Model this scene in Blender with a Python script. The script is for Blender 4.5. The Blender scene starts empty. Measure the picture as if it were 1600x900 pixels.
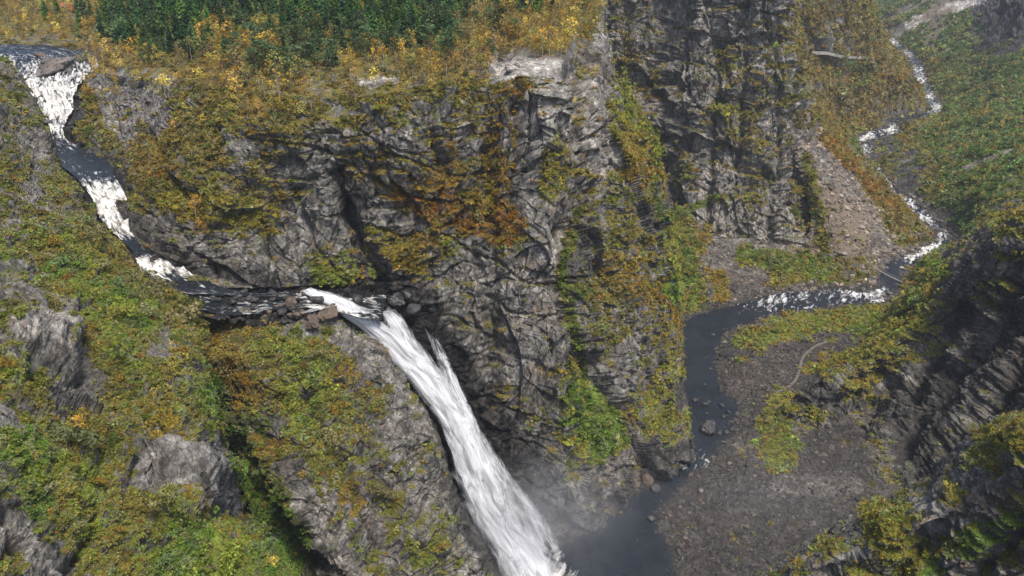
import bpy, math, random, time
import numpy as np
from mathutils import Vector, Matrix
T0 = time.time()
rng = np.random.default_rng(7)
random.seed(7)
S = bpy.context.scene
COL = S.collection
# ------------------------------------------------------------------ camera, sky, sun, exposure
H = 290.0; PITCH = math.radians(27.0); F = 1256.0
cam_d = bpy.data.cameras.new('camera'); cam = bpy.data.objects.new('camera', cam_d); COL.objects.link(cam)
cam.location = (0, 0, H); cam.rotation_euler = (math.pi/2 - PITCH, 0, 0)
cam_d.sensor_width = 36.0; cam_d.lens = F/1600*36.0; cam_d.clip_start = 1.0; cam_d.clip_end = 9000.0
S.camera = cam
SUN_EL, SUN_AZ = math.radians(66), math.radians(150)      # azimuth clockwise from +Y: from the right, a little behind the camera
w = bpy.data.worlds.new('World'); S.world = w; w.use_nodes = True
nt = w.node_tree; bg = nt.nodes['Background']
sky = nt.nodes.new('ShaderNodeTexSky'); sky.sky_type = 'NISHITA'; sky.sun_disc = False
sky.sun_elevation = SUN_EL; sky.sun_rotation = SUN_AZ; sky.dust_density = 3.0; sky.air_density = 0.8; sky.ozone_density = 1.0
nt.links.new(sky.outputs[0], bg.inputs[0]); bg.inputs[1].default_value = 0.125
sun_d = bpy.data.lights.new('sun', 'SUN'); sun_d.energy = 2.6; sun_d.angle = math.radians(10); sun_d.color = (1.0, 0.94, 0.86)
sun = bpy.data.objects.new('sun', sun_d); COL.objects.link(sun)
sd = Vector((math.sin(SUN_AZ)*math.cos(SUN_EL), math.cos(SUN_AZ)*math.cos(SUN_EL), math.sin(SUN_EL)))
sun.rotation_euler = sd.to_track_quat('Z', 'Y').to_euler(); sun.location = (200, -100, 600)
S.view_settings.view_transform = 'Standard'; S.view_settings.look = 'None'; S.view_settings.gamma = 1
S.view_settings.exposure = 0.76
S.render.engine = 'CYCLES'
S.cycles.volume_bounces = 0; S.cycles.max_bounces = 4; S.cycles.transparent_max_bounces = 8; S.cycles.volume_step_rate = 3.0; S.cycles.volume_max_steps = 48

# ------------------------------------------------------------------ ray helpers (planning of places)
cp, sp = math.cos(PITCH), math.sin(PITCH)
def at(px, py, Y):
    u = (px-800)/F; v = (450-py)/F
    t = Y/(cp+v*sp)
    return np.array([t*u, Y, H+t*(-sp+v*cp)])
def atz(px, py, z):
    v = (450-py)/F
    Y = (z-H)*(cp+v*sp)/(-sp+v*cp)
    return at(px, py, Y)
def project(P):
    d = P[..., 1]*cp - (P[..., 2]-H)*sp
    up = P[..., 1]*sp + (P[..., 2]-H)*cp
    d = np.maximum(d, 1.0)
    return 800+F*P[..., 0]/d, 450-F*up/d, d

# ------------------------------------------------------------------ numpy noise
PERM = rng.permutation(256).astype(np.int32); PERM = np.concatenate([PERM, PERM, PERM])
GR = rng.normal(size=(256, 3)).astype(np.float32); GR /= np.linalg.norm(GR, axis=1, keepdims=True)
RND = rng.random((256, 4)).astype(np.float32)
def hsh(i, j, k, seed=0):
    return PERM[PERM[PERM[(i+seed) & 255]+(j & 255)]+(k & 255)]
def gnoise(p, seed=0):
    p = p.astype(np.float32); f = np.floor(p); i = f.astype(np.int32); f = p-f
    u = f*f*f*(f*(f*6-15)+10); r = 0
    for a in (0, 1):
        wx = u[:, 0] if a else 1-u[:, 0]
        for b in (0, 1):
            wy = u[:, 1] if b else 1-u[:, 1]
            for c in (0, 1):
                wz = u[:, 2] if c else 1-u[:, 2]
                g = GR[hsh(i[:, 0]+a, i[:, 1]+b, i[:, 2]+c, seed)]
                r = r + wx*wy*wz*((f[:, 0]-a)*g[:, 0]+(f[:, 1]-b)*g[:, 1]+(f[:, 2]-c)*g[:, 2])
    return r*1.6
def fbm(p, o=3, seed=0):
    r = 0; a = 1
    for k in range(o):
        r = r+a*gnoise(p*(2**k)+k*7.3, seed+k*11); a *= .5
    return r
def rotm(ax, ang):
    return np.array(Matrix.Rotation(math.radians(ang), 3, Vector(ax)), dtype=np.float32)
def blocks(p, size, R, seed):
    q = (p@R)/np.array(size, dtype=np.float32)
    fl = np.floor(q); i = fl.astype(np.int32); f = q-fl-.5
    r = RND[hsh(i[:, 0], i[:, 1], i[:, 2], seed)]
    return (r[:, 0]-.5)+.5*((r[:, 1]-.5)*f[:, 0]+(r[:, 2]-.5)*f[:, 1]+(r[:, 3]-.5)*f[:, 2])*2

# ------------------------------------------------------------------ ground-cover plan: what grows where (40 px cells of the photograph's plan)
MAP = """
nnnnnGGGGGGGGGGGGbbbbbbaaaaraamnnneepekk
mamnnGGGbbGGGGnGGbbbbbbRmaarramnannepekk
akkrbbnbbnnnnnmnnnbRRRarnakayrmnnGnnneGe
mkkmrrrabbnmamammnmmoRRrrnrkamyannnnmeGe
amknaamnnbmnynmmaanoRRrryrkaymannnnmneee
arkannbnnrnnrrrraoroRaRryykrmmasnekneeee
mamkkoonnanrrrrraoaorayRmoykraarspnknege
mrnkknayynnmrkranooorrammmmramrmpnnknegm
rmankkronyorrrrraooorrramkGrrarmppnnkemk
mnynnkkrrrkrrranoyroaRknnmymrrrrppmmmakm
ragynnkkrrrryykanrrrrRknomyssgyymmsmnkkm
rrnygynnkrkkkkkkkrarrrGnnogsssmkkkkyykyk
mRrmygnnnonrrrkkkrarrraammokkmyyygyyykak
arrnynrnonyymrrrkkrararmrmnkkygsssyyyakk
ymaknynaoonyyorrkkrrrayrraykssssmamakkkk
nnkknmnyGonyynnrakkmaayyayk.ssykkyakkkak
rnnnmnonyGkyynmrrkkkamggmyykssyakakkkaam
ggnnnrrRrGonymarakkkkaygakkssagkkkakkkym
yyyynrrRRkmknmaarkkkkaaraakkssssssakkkaamk
mGnynnynrrGrroamrakkkkrkkkssssssskkyrmkm
rmnynnygymGkrarmaakkkrkkkkssssssskyaarmgm
rrmnnyygyygGkraayarkkkkkkkssssskmkyyykgak
nrrmnyggyyggkramayrkkkkkkksssskmkymygkarr
""".strip().split('\n')
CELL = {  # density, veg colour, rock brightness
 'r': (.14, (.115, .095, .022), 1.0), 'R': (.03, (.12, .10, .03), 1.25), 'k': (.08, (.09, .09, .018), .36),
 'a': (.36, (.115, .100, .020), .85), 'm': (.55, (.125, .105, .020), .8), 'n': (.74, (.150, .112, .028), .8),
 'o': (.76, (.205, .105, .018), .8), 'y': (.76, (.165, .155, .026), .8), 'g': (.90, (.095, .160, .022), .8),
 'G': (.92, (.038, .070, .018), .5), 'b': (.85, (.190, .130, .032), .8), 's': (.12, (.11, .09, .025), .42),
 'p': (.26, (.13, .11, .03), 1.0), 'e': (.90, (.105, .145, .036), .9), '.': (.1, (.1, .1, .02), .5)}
rows_ = []
for i, r in enumerate(MAP):
    if len(r) != 40: print('MAP row', i, len(r))
    rows_.append((r+r[-1]*40)[:40])
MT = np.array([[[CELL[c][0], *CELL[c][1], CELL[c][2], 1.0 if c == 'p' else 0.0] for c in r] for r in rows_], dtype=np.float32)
for r_, c_ in ((8, 0), (10, 0), (11, 0), (11, 1), (13, 1), (21, 0), (22, 1)):     # cells with a few olive tufts
    c0_ = CELL['a']; MT[r_, c_] = [c0_[0], *c0_[1], c0_[2], 0.0]
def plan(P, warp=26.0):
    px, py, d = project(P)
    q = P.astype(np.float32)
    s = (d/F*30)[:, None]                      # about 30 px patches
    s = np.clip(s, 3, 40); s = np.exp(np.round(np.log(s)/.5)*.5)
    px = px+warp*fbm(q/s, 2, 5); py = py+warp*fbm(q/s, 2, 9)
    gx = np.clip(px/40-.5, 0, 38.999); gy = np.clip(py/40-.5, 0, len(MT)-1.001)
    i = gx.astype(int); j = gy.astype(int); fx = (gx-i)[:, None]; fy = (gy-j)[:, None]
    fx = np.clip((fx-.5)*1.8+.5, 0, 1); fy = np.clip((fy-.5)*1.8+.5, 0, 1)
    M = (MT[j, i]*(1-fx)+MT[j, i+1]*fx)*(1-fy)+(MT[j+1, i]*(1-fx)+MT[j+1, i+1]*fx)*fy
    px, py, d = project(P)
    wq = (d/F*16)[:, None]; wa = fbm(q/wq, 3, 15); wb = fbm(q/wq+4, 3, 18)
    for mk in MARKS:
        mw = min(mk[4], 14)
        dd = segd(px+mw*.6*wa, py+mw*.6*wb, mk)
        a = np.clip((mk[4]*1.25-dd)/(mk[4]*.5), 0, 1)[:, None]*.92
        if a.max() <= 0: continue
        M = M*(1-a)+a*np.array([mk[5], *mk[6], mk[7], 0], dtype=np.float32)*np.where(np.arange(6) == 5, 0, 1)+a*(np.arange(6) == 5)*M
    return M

# marks along lines: x0,y0,x1,y1,half width px, plant density, plant colour, rock brightness
GRN=(.10,.15,.022); YEL=(.17,.145,.018); ORG=(.25,.10,.015); GOLD=(.26,.16,.025)
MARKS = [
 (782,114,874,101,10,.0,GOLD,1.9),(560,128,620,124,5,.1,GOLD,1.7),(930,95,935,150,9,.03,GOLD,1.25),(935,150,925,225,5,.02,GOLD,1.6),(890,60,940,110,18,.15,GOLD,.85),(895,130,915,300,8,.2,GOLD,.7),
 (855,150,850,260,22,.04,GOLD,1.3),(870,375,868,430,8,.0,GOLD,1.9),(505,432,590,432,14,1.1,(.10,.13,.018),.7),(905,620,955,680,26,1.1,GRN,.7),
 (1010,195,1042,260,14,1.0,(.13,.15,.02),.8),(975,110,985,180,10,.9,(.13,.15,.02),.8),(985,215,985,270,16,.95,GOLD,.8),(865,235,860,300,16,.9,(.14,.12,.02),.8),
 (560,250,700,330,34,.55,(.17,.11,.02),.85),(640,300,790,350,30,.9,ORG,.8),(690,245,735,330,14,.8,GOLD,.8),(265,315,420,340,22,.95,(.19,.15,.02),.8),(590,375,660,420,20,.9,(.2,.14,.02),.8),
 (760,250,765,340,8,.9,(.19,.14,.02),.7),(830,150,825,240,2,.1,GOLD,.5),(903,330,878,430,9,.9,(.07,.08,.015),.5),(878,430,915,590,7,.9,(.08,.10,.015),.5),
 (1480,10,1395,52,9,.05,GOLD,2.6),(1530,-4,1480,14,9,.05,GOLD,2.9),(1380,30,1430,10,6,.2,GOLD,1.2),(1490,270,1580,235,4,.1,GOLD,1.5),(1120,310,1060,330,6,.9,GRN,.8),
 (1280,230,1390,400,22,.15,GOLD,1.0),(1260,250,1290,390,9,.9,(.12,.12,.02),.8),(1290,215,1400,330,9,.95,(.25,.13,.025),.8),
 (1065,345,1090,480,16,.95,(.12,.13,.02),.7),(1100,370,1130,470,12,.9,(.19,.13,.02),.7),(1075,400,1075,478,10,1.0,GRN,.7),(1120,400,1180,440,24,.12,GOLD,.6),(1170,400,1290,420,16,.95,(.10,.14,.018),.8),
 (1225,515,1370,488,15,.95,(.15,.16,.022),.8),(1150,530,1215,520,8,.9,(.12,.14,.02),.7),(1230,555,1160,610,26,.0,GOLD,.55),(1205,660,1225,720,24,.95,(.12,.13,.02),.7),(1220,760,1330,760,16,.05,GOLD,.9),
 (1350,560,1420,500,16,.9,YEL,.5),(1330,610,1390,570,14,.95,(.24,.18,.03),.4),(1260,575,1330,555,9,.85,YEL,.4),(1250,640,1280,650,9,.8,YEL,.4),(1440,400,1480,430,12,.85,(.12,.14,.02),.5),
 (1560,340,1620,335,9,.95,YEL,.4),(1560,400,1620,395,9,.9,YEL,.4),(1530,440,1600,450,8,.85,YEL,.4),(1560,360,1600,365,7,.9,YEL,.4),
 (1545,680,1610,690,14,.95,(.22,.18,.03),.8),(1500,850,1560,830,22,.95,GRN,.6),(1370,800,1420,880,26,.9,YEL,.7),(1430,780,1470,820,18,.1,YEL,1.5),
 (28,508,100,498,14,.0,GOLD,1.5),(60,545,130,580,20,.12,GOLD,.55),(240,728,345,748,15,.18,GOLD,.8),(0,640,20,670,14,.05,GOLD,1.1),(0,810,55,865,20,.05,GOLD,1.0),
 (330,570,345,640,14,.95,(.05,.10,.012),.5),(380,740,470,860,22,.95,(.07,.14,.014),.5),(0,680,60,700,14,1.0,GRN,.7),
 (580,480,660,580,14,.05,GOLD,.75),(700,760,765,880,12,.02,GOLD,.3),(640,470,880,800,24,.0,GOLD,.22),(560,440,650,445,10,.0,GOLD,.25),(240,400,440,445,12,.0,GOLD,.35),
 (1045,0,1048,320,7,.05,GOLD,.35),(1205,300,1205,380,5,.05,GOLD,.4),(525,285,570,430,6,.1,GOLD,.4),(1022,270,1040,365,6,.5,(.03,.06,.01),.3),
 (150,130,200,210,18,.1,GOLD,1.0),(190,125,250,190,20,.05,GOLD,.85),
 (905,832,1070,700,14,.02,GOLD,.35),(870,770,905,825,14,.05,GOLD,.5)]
CARVE = {
 'A': [(900,110,908,340,13,9),(812,140,800,340,10,7),(852,135,850,400,20,-5),(932,100,936,300,10,-4),(775,200,765,640,12,5),(960,340,950,560,12,5),(720,480,770,690,12,-3),(925,560,900,740,11,5),(905,330,878,430,12,9),(878,430,905,560,12,9),(905,560,965,640,11,6),(1020,262,1040,372,9,14),(828,150,822,265,4,4),(525,280,545,345,9,7),(545,345,600,440,11,9),(948,0,966,120,7,9),
       (868,365,872,440,20,6),(745,400,775,540,7,4),(765,230,760,340,8,4),(660,170,690,260,9,4),(930,240,925,330,5,4),(170,135,180,215,7,5),(230,210,300,330,8,5),(690,170,720,250,6,4),(1000,560,960,420,8,5),(980,690,940,560,8,5)],
 'B': [(1060,-60,1045,130,16,26),(1045,130,1050,330,12,22),(1205,280,1200,400,9,12),(1120,60,1105,350,8,9),(1170,0,1150,250,7,8),(980,0,1000,330,12,14),(1235,120,1215,300,8,8)],
 'S': [(1290,570,1440,440,10,4),(1400,700,1600,430,18,9),(1280,730,1380,600,16,8),(1480,700,1600,560,12,7),(1500,480,1420,620,10,7),(1600,500,1480,600,10,6)],
 'N': [(1400,900,1560,720,14,6),(1290,900,1360,830,12,4),(1520,900,1620,800,12,5),(1450,880,1500,760,9,4)],
 'M': [(360,700,470,880,16,6),(560,520,600,900,9,4),(480,620,600,860,8,4),(640,600,690,800,7,3)],
 'L': [(60,560,200,620,18,6),(140,540,180,640,14,6),(190,560,330,700,12,4),(20,180,110,330,14,7),(0,330,90,430,14,6),(120,880,160,820,10,3),(230,715,370,745,20,-5),(305,510,350,600,16,-5),(350,600,380,700,14,-4),(385,790,470,880,12,-3),(250,810,380,800,16,4),(30,500,110,520,20,-4),(60,590,150,600,16,5)],
}
def segd(px, py, s):
    x0, y0, x1, y1 = s[:4]; ex, ey = x1-x0, y1-y0
    t = np.clip(((px-x0)*ex+(py-y0)*ey)/(ex*ex+ey*ey), 0, 1)
    return np.hypot(px-x0-t*ex, py-y0-t*ey)
def carve(P, key):
    px, py, d = project(P); px = px+6*gnoise(P/(d/F*28)[:, None], 77)+3*gnoise(P/(d/F*10)[:, None], 78)
    r = np.zeros(len(P))
    for s in CARVE.get(key, []): r -= s[5]*(1.0 if key == 'B' else 1.6)*np.exp(-(segd(px, py, s)/s[4])**2)
    return r
# ------------------------------------------------------------------ material helpers
def mat(name):
    m = bpy.data.materials.new(name); m.use_nodes = True
    n = m.node_tree.nodes; n.clear()
    return m, n, m.node_tree.links
def N(n, typ, **kw):
    o = n.new(typ)
    for k, v in kw.items():
        if k.startswith('i_'): o.inputs[k[2:].replace('_', ' ')].default_value = v
        else: setattr(o, k, v)
    return o
def ramp(n, l, src, pts, interp='LINEAR'):
    r = n.new('ShaderNodeValToRGB'); r.color_ramp.interpolation = interp
    e = r.color_ramp.elements
    while len(e) < len(pts): e.new(.5)
    for q, (p, c) in zip(e, pts): q.position = p; q.color = (*c, 1) if len(c) == 3 else c
    l.new(src, r.inputs[0]); return r.outputs[0]
def mix(n, l, a, b, fac, mode='MIX'):
    m = n.new('ShaderNodeMix'); m.data_type = 'RGBA'; m.blend_type = mode
    for s, v in ((6, a), (7, b)):
        if isinstance(v, tuple): m.inputs[s].default_value = (*v, 1)
        else: l.new(v, m.inputs[s])
    if isinstance(fac, float): m.inputs[0].default_value = fac
    else: l.new(fac, m.inputs[0])
    return m.outputs[2]
def math_(n, l, op, a, b=None, clamp=False):
    m = n.new('ShaderNodeMath'); m.operation = op; m.use_clamp = clamp
    for s, v in ((0, a), (1, b)):
        if v is None: continue
        if isinstance(v, (int, float)): m.inputs[s].default_value = v
        else: l.new(v, m.inputs[s])
    return m.outputs[0]
def gray(v): return (v, v, v)

def ground_material(name, scale=1.0, rock_lo=.075, rock_hi=.31, tint=(1.0, .94, .84), streak=True, scree=False):
    m, n, l = mat(name)
    out = N(n, 'ShaderNodeOutputMaterial'); bs = N(n, 'ShaderNodeBsdfPrincipled')
    l.new(bs.outputs[0], out.inputs[0])
    tc = N(n, 'ShaderNodeTexCoord'); P = tc.outputs['Object']
    def mp(sc):
        q = N(n, 'ShaderNodeMapping'); q.inputs['Scale'].default_value = sc; l.new(P, q.inputs[0]); return q.outputs[0]
    at_v = N(n, 'ShaderNodeAttribute', attribute_name='veg'); at_c = N(n, 'ShaderNodeAttribute', attribute_name='vcol')
    at_r = N(n, 'ShaderNodeAttribute', attribute_name='rockb')
    k = 1/scale
    n1 = N(n, 'ShaderNodeTexNoise', i_Scale=.16*k, i_Detail=8.0, i_Roughness=.68); l.new(P, n1.inputs[0])
    st = N(n, 'ShaderNodeTexNoise', i_Scale=1.0, i_Detail=6.0, i_Roughness=.65); l.new(mp((.55*k, .55*k, .07*k)), st.inputs[0])
    vo = N(n, 'ShaderNodeTexVoronoi', feature='DISTANCE_TO_EDGE', i_Scale=1.0); l.new(mp((.42*k, .42*k, .2*k)), vo.inputs[0])
    fine = N(n, 'ShaderNodeTexNoise', i_Scale=1.1*k, i_Detail=5.0, i_Roughness=.75); l.new(P, fine.inputs[0])
    base = ramp(n, l, n1.outputs[0], [(.32, tuple(rock_lo*t for t in tint)), (.5, tuple((rock_lo*.5+rock_hi*.42)*t for t in tint)), (.68, tuple(rock_hi*t for t in tint))])
    if streak:
        s = ramp(n, l, st.outputs[0], [(.34, gray(.35)), (.5, gray(.95)), (.62, gray(1.25))])
        base = mix(n, l, base, s, .6, 'MULTIPLY')
    wn = N(n, 'ShaderNodeTexNoise', i_Scale=.5*k, i_Detail=3.0); l.new(P, wn.inputs[0])
    wv = n.new('ShaderNodeVectorMath'); wv.operation = 'MULTIPLY_ADD'; l.new(wn.outputs['Color'], wv.inputs[0]); wv.inputs[1].default_value = (1.6*scale,)*3; l.new(P, wv.inputs[2])
    def cell(sc, rot):
        q = N(n, 'ShaderNodeMapping'); q.inputs['Scale'].default_value = sc; q.inputs['Rotation'].default_value = rot; l.new(wv.outputs[0], q.inputs[0])
        v = N(n, 'ShaderNodeTexVoronoi', feature='F1', distance='CHEBYCHEV', i_Scale=1.0); l.new(q.outputs[0], v.inputs[0])
        sp = n.new('ShaderNodeSeparateColor'); l.new(v.outputs['Color'], sp.inputs[0]); return v.outputs['Distance'], sp.outputs[0]
    c1d, c1 = cell((.36*k, .36*k, .16*k), (.3, .2, .5)); c2d, c2 = cell((.9*k, .9*k, .5*k), (-.4, .3, 1.1))
    cr = ramp(n, l, vo.outputs['Distance'], [(0, gray(.3)), (.05, gray(.85)), (.12, gray(1.0))])
    base = mix(n, l, base, cr, .6, 'MULTIPLY')
    # rusty and pale lichen patches
    li = N(n, 'ShaderNodeTexNoise', i_Scale=.07*k, i_Detail=5.0, i_Roughness=.6); l.new(P, li.inputs[0])
    base = mix(n, l, base, (.19, .125, .085), ramp(n, l, li.outputs[0], [(.56, gray(0)), (.70, gray(.55))]))
    base = mix(n, l, base, ramp(n, l, c1, [(0, gray(.62)), (1, gray(1.38))]), .8, 'MULTIPLY')
    base = mix(n, l, base, ramp(n, l, c2, [(0, gray(.6)), (1, gray(1.4))]), .8, 'MULTIPLY')
    fm = ramp(n, l, fine.outputs[0], [(.3, gray(.45)), (.5, gray(1.0)), (.7, gray(1.6))])
    base = mix(n, l, base, fm, .5, 'MULTIPLY')
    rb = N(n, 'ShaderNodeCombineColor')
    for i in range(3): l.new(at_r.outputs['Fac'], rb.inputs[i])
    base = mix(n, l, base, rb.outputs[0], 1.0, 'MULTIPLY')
    if scree:
        at_p = N(n, 'ShaderNodeAttribute', attribute_name='pink')
        base = mix(n, l, base, (.155, .125, .09), at_p.outputs['Fac'])
        base = mix(n, l, base, fm, .4, 'MULTIPLY')
    # plants: mask sharpened by fine noise
    nz = math_(n, l, 'MULTIPLY', math_(n, l, 'SUBTRACT', fine.outputs[0], .5), 1.3)
    msk = math_(n, l, 'MULTIPLY', math_(n, l, 'SUBTRACT', math_(n, l, 'ADD', at_v.outputs['Fac'], nz), .42), 5.0, True)
    vm = ramp(n, l, n1.outputs[0], [(.3, gray(.5)), (.5, gray(.95)), (.7, gray(1.5))])
    vc = mix(n, l, at_c.outputs['Color'], vm, .8, 'MULTIPLY')
    vc = mix(n, l, vc, fm, .85, 'MULTIPLY')
    col = mix(n, l, base, vc, msk)
    l.new(col, bs.inputs['Base Color'])
    bs.inputs['Roughness'].default_value = .85; bs.inputs['Specular IOR Level'].default_value = .25
    hgt = math_(n, l, 'ADD', math_(n, l, 'ADD', math_(n, l, 'MULTIPLY', fine.outputs[0], .6), math_(n, l, 'MULTIPLY', st.outputs[0], .6)), math_(n, l, 'MULTIPLY', cr, .35))
    hgt = math_(n, l, 'ADD', hgt, math_(n, l, 'MULTIPLY', n1.outputs[0], 1.2))
    hgt = math_(n, l, 'ADD', hgt, math_(n, l, 'ADD', math_(n, l, 'MULTIPLY', c1, 1.3), math_(n, l, 'MULTIPLY', c2, .7)))
    bp = N(n, 'ShaderNodeBump', i_Strength=.7, i_Distance=.8*scale); l.new(hgt, bp.inputs['Height']); l.new(bp.outputs[0], bs.inputs['Normal'])
    return m
M_cliff = ground_material('rock_cliff')
M_near = ground_material('rock_near', .85, .065, .28, streak=False)
M_far = ground_material('hill_far', 2.2, .07, .25, scree=True)
M_scree = ground_material('gravel', 1.0, .06, .2, (1, .91, .80), False)
M_wet = ground_material('wet_rock', .8, .02, .07, (1, .96, .95))

def leaf_material(name, inst):
    m, n, l = mat(name)
    out = N(n, 'ShaderNodeOutputMaterial')
    if inst:
        a = N(n, 'ShaderNodeAttribute', attribute_name='col', attribute_type='INSTANCER'); c = a.outputs['Color']
    else:
        a = N(n, 'ShaderNodeObjectInfo'); c = a.outputs['Color']
    g = N(n, 'ShaderNodeNewGeometry')
    v = ramp(n, l, g.outputs['Random Per Island'], [(0, gray(.55)), (.5, gray(1)), (1, gray(1.4))])
    c = mix(n, l, c, v, 1.0, 'MULTIPLY')
    d = N(n, 'ShaderNodeBsdfDiffuse'); t = N(n, 'ShaderNodeBsdfTranslucent'); l.new(c, d.inputs[0]); l.new(c, t.inputs[0])
    mx = N(n, 'ShaderNodeMixShader'); mx.inputs[0].default_value = .25
    l.new(d.outputs[0], mx.inputs[1]); l.new(t.outputs[0], mx.inputs[2]); l.new(mx.outputs[0], out.inputs[0])
    return m
M_leaf = leaf_material('foliage', False); M_leafi = leaf_material('foliage_field', True)
def simple(name, col, rough=.8, noise=.3, sc=3.0):
    m, n, l = mat(name)
    out = N(n, 'ShaderNodeOutputMaterial'); bs = N(n, 'ShaderNodeBsdfPrincipled'); l.new(bs.outputs[0], out.inputs[0])
    tc = N(n, 'ShaderNodeTexCoord'); t = N(n, 'ShaderNodeTexNoise', i_Scale=sc, i_Detail=5.0); l.new(tc.outputs['Object'], t.inputs[0])
    v = ramp(n, l, t.outputs[0], [(.3, gray(1-noise)), (.7, gray(1+noise))])
    l.new(mix(n, l, col, v, 1.0, 'MULTIPLY'), bs.inputs['Base Color']); bs.inputs['Roughness'].default_value = rough
    bp = N(n, 'ShaderNodeBump', i_Strength=.5, i_Distance=.1); l.new(t.outputs[0], bp.inputs['Height']); l.new(bp.outputs[0], bs.inputs['Normal'])
    return m
M_bark = simple('bark_dark', (.09, .065, .05)); M_birch = simple('bark_birch', (.38, .35, .31), .8, .4, 2.0)
M_stone_dark = simple('boulder_wet', (.035, .033, .032), .6, .6, .9); M_stone = simple('boulder_grey', (.11, .095, .085), .85, .6, .8)
M_stone_pale = simple('boulder_pale', (.30, .27, .24), .85, .45, .5)
M_stone_brown = simple('boulder_brown', (.10, .075, .055), .85, .5, .8)

# ------------------------------------------------------------------ mesh helpers
def link_obj(name, me, parent=None, **props):
    o = bpy.data.objects.new(name, me); COL.objects.link(o); o.parent = parent
    for k, v in props.items(): o[k] = v
    return o
def np_mesh(name, V, Q, material, smooth=True):
    me = bpy.data.meshes.new(name); nv = len(V); nf = len(Q); kf = Q.shape[1]
    me.vertices.add(nv); me.vertices.foreach_set('co', np.ascontiguousarray(V, dtype=np.float32).ravel())
    me.loops.add(nf*kf); me.loops.foreach_set('vertex_index', np.ascontiguousarray(Q, dtype=np.int32).ravel())
    me.polygons.add(nf); me.polygons.foreach_set('loop_start', np.arange(0, nf*kf, kf, dtype=np.int32))
    me.polygons.foreach_set('use_smooth', np.full(nf, smooth))
    me.update(calc_edges=True); me.materials.append(material)
    return me
def fattr(me, name, a):
    x = me.attributes.new(name, 'FLOAT', 'POINT'); x.data.foreach_set('value', np.ascontiguousarray(a, dtype=np.float32))
def cattr(me, name, a):
    x = me.attributes.new(name, 'FLOAT_COLOR', 'POINT')
    c = np.ones((len(a), 4), dtype=np.float32); c[:, :3] = a; x.data.foreach_set('color', c.ravel())
def cr_matrix(nc, n):
    t = np.linspace(0, nc-1, n); i = np.clip(t.astype(int), 0, nc-2); f = t-i
    W = np.zeros((n, nc+2)); f2 = f*f; f3 = f2*f; r = np.arange(n)
    W[r, i] += -.5*f3+f2-.5*f; W[r, i+1] += 1.5*f3-2.5*f2+1; W[r, i+2] += -1.5*f3+2*f2+.5*f; W[r, i+3] += .5*f3-.5*f2
    E = np.zeros((nc+2, nc)); E[1:-1] = np.eye(nc); E[0, 0] = 2; E[0, 1] = -1; E[-1, -1] = 2; E[-1, -2] = -1
    return W@E
def patch(cols, R, n, m):
    """cols: list of polylines of (px,py,Y); -> dense grid (n along the columns, m down the rows)"""
    C = []
    for c in cols:
        c = np.array(c, dtype=float); s = np.r_[0, np.cumsum(np.hypot(*np.diff(c[:, :2], axis=0).T)+2)]
        P = np.array([at(*q) for q in c]); t = np.linspace(0, s[-1], R)
        C.append(np.stack([np.interp(t, s, P[:, k]) for k in range(3)], -1))
    C = np.array(C)
    A = cr_matrix(len(cols), n); B = cr_matrix(R, m)
    return np.einsum('ai,ijk,bj->abk', A, C, B)
def grid_normals(G):
    a = np.gradient(G, axis=0); b = np.gradient(G, axis=1); nn = np.cross(a, b)
    nn /= np.linalg.norm(nn, axis=-1, keepdims=True)+1e-9
    view = G-np.array([0, 0, H]); s = np.sign(np.mean(np.sum(nn*view, -1)))
    return nn*(-s)
def grid_faces(n, m):
    i = np.arange(n*m).reshape(n, m)
    return np.stack([i[:-1, :-1], i[1:, :-1], i[1:, 1:], i[:-1, 1:]], -1).reshape(-1, 4)
R1 = rotm((0, 1, 0), 14)@rotm((0, 0, 1), 33); R2 = rotm((1, 0, 0), 20)@rotm((0, 0, 1), -24); R3 = rotm((0, 1, 0), -28)@rotm((0, 0, 1), 62)
def saw(t, sharp=.82):                       # slow rise, quick fall
    f = t-np.floor(t); return np.where(f < sharp, f/sharp, (1-f)/(1-sharp))-.5
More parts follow.
